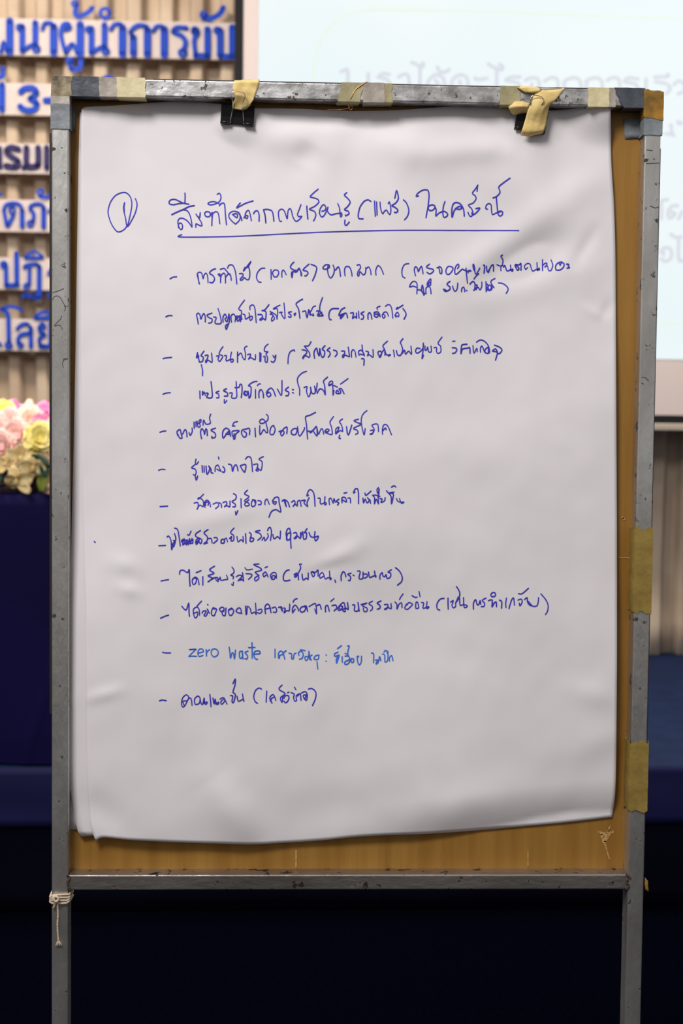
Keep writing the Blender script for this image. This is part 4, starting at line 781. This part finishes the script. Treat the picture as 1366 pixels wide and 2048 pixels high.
# ------------------------------------------------------------------ binder clips and the tape that holds them
M_clip = mat('black lacquered clip steel', (.006, .0065, .008), .28, spec=.5)
M_wire = mat('nickel clip wire', (.72, .66, .60), .25, 1.0)
def clip(label, cx, y_sp, y_jw, half, rot, handle_up):
    """cx: middle px; y_sp spine py, y_jw jaw py; half width px"""
    S = 1/1752.0
    o0 = bp(cx, y_jw, ZBD+.0105)
    root = thing('binder_clip', o0, label, 'binder clip', 'binder clips holding the sheets')
    M = Matrix.Translation(o0) @ Matrix.Rotation(math.radians(rot), 4, 'Y')
    hw = half*S; h = (y_jw-y_sp)*S*1.05; zf_ = .0105   # spine half depth
    # wedge: front and back plates meeting at the jaws, joined by a rounded spine
    prof = [(-.0010, 0), (-.0022, h*.35), (-.0046, h*.82), (-.0052, h*.93), (-.0042, h), (.0042, h), (.0052, h*.93), (.0046, h*.82), (.0022, h*.35), (.0010, 0)]
    bm = bmesh.new(); cols = []
    for i in range(9):
        x = -hw+2*hw*i/8; cols.append([bm.verts.new(M @ Vector((x, y, z))) for y, z in prof])
    for A, B in zip(cols, cols[1:]):
        for k in range(len(prof)-1): bm.faces.new((A[k], A[k+1], B[k+1], B[k]))
    bmesh.ops.recalc_face_normals(bm, faces=bm.faces)
    body = link('body', mesh(bm), M_clip, root, False)
    s = body.modifiers.new('t', 'SOLIDIFY'); s.thickness = .0006
    for side in (-1, 1):
        for a, b in ((-hw, -hw*.42), (hw*.42, hw)):
            bm = bmesh.new(); tube(bm, [M @ Vector((a, side*.0022, .0004)), M @ Vector((b, side*.0022, .0004))], .0015, 10); link('hinge_barrel', mesh(bm), M_clip, body, True)
    # wire handles folded up
    for side in (-1, 1):
        y = side*.0040; up = handle_up*S
        half_ = [(.40, .0022, .02), (.40, .0042, .10), (.32, .0060, .60), (.28, .0088, .80), (.31, .0150, 1.02), (.40, .0182, 1.24), (.42, .0186, 1.34), (.32, .0190, 1.47), (.10, .0190, 1.51)]
        pts = [(-hw*a_, side*b_, h*c_) for a_, b_, c_ in half_] + [(hw*a_, side*b_, h*c_) for a_, b_, c_ in half_[::-1]]
        if side > 0: pts = [(x, .0062, z*.62) for x, yy, z in pts]
        bm = bmesh.new(); tube(bm, [M @ Vector(p) for p in catmull(pts, 4)], .00055, 7); link('handle', mesh(bm), M_wire, root, True)
    return root
clip('black binder clip left of centre, its wire handle standing in yellow tape', 474, 213, 248, 33, 3.5, 35)
clip('black binder clip near the right corner of the sheet, mostly hidden by yellow tape', 1059, 222, 261, 31, 9, 30)
gt = 'yellow tape strips holding the clips'
t1 = sheet_patch([[(470, 160, -.020), (484, 160, -.020), (500, 160, -.020), (519, 161, -.020)], [(468, 163, .0012), (484, 163, .0016), (500, 163, .0016), (518, 163, .0012)], [(466, 178, .0018), (482, 178, .0026), (498, 178, .002), (513, 182, .0018)],
  [(470, 192, .0004), (480, 193, .001), (494, 196, .0008), (507, 200, .0014)], [(467, 207, -.003), (476, 208, -.004), (488, 210, -.004), (499, 212, -.003)], [(464, 217, -.0085), (472, 218, -.006), (482, 220, -.006), (492, 219, -.0085)], [(465, 218, -.0135), (472, 219, -.0135), (480, 220, -.0135), (489, 220, -.0135)]], MT_mask, 'tape_strip', None, None, sub=4, wob=.0022, freq=95)
tag(t1, 'crumpled yellow tape strip through the handle of the left clip', 'tape', gt)
t2 = sheet_patch([[(1070, 175, -.018), (1088, 175, -.018), (1110, 176, -.018), (1128, 176, -.018)], [(1072, 181, .0018), (1092, 182, .003), (1112, 180, .0018), (1129, 177, .0014)], [(1064, 200, .003), (1082, 201, .005), (1098, 202, .003), (1112, 200, .0014)],
  [(1056, 220, .001), (1072, 221, .003), (1086, 219, .002), (1098, 212, -.002)], [(1049, 243, -.004), (1064, 245, -.003), (1078, 246, -.003), (1094, 244, -.005)], [(1043, 262, -.005), (1058, 264, -.004), (1072, 264, -.004), (1088, 262, -.006)], [(1041, 271, -.0105), (1056, 273, -.009), (1070, 270, -.009), (1084, 267, -.0105)]], MT_mask, 'tape_strip', None, None, sub=3, wob=.0009, freq=70)
tag(t2, 'long yellow tape strip running diagonally from the rail over the right clip', 'tape', gt)
t3 = sheet_patch([[(1017, 206, -.002), (1030, 203, .001), (1046, 203, .002), (1060, 207, .0016)], [(1018, 215, .001), (1032, 213, .004), (1046, 213, .004), (1058, 213, .0016)], [(1024, 227, -.0045), (1036, 224, -.002), (1048, 222, -.002), (1056, 222, -.001)], [(1027, 229, -.008), (1038, 228, -.008), (1048, 226, -.008), (1055, 226, -.006)]], MT_mask, 'tape_strip', None, None, sub=3, wob=.0011, freq=80)
tag(t3, 'short torn yellow tape piece over the spine of the right clip', 'tape', gt)
t4 = sheet_patch([[(1030, 174, -.016), (1052, 172, -.016), (1075, 174, -.016)], [(1034, 176, .003), (1054, 174, .0055), (1078, 177, .003)], [(1046, 183, .0032), (1060, 184, .006), (1082, 181, .0036)], [(1050, 186, .0022), (1062, 187, .0035), (1074, 186, .003)]], MT_mask, 'tape_strip', None, None, sub=3, wob=.0011, freq=90)
tag(t4, 'small crumpled yellow tape fold on top of the rail above the right clip', 'tape', gt)

# ------------------------------------------------------------------ cotton string on the left leg, copper wire on the rail
M_str = mat('cream cotton string', srgb(226, 204, 178), .85, var=.25, scale=300, bump=.4)
so = bp(120, 1795, .002); string = thing('string', bp(110, 1888, .003), 'cream cotton string knotted round the left leg under the rail', 'string')
xa, xb = -W/2-.0022, -W/2+TW+.0022
for k in range(4):
    z0 = bp(120, 1790+4.6*k, 0).z; bm = bmesh.new(); pts = []
    for q in range(33):
        a = q/32*2*math.pi; cx_, cy_ = (xa+xb)/2, TD/2
        c, s_ = math.cos(a), math.sin(a); e = .28
        pts.append((cx_+(xb-xa)/2*math.copysign(abs(c)**e, c), cy_+(TD/2+.0022)*math.copysign(abs(s_)**e, s_), z0+.0022*math.cos(a)*(1.0 if k < 3 else .4)+.0009*math.sin(3*a+k)))
    tube(bm, pts, .0013, 8, False); link('loop', mesh(bm), M_str, string, True)
def strand(pts, r, name):
    bm = bmesh.new(); tube(bm, [bp(a, b, z) for a, b, z in catmull(pts, 5)], r, 8); return link(name, mesh(bm), M_str, string, True)
strand([(110, 1790, .004), (106, 1797, .0062), (112, 1803, .0068), (117, 1797, .0062), (111, 1793, .0055), (107, 1800, .005)], .0014, 'knot')
strand([(112, 1800, .005), (110, 1808, .004), (107, 1816, .0025)], .0012, 'short_end')
strand([(114, 1800, .0055), (115, 1810, .0035), (116, 1830, .0022), (115, 1850, .0022), (116, 1872, .0022), (117, 1882, .0022)], .0011, 'long_end')
for dx in (-5, -2, 2, 6): strand([(117, 1880, .0022), (117+dx*.6, 1886, .003), (117+dx, 1891, .0025)], .0007, 'frayed_thread')
M_cu = mat('copper wire', srgb(220, 160, 110), .35, .9)
bm = bmesh.new()
tube(bm, [bp(a, b, z) for a, b, z in catmull([(655, 219, -.012), (680, 219, -.011), (697, 216, -.008), (702, 211, -.006), (705, 214, -.006), (703, 219, -.007), (699, 217, -.006), (697, 208, -.002), (702, 196, .0016), (712, 178, .0016), (728, 167, .0016), (735, 163.5, .001)], 5)], .0004, 6)
tag(link('wire', mesh(bm), M_cu, None, True), 'thin copper wire with a small loop at the middle of the top rail', 'wire')
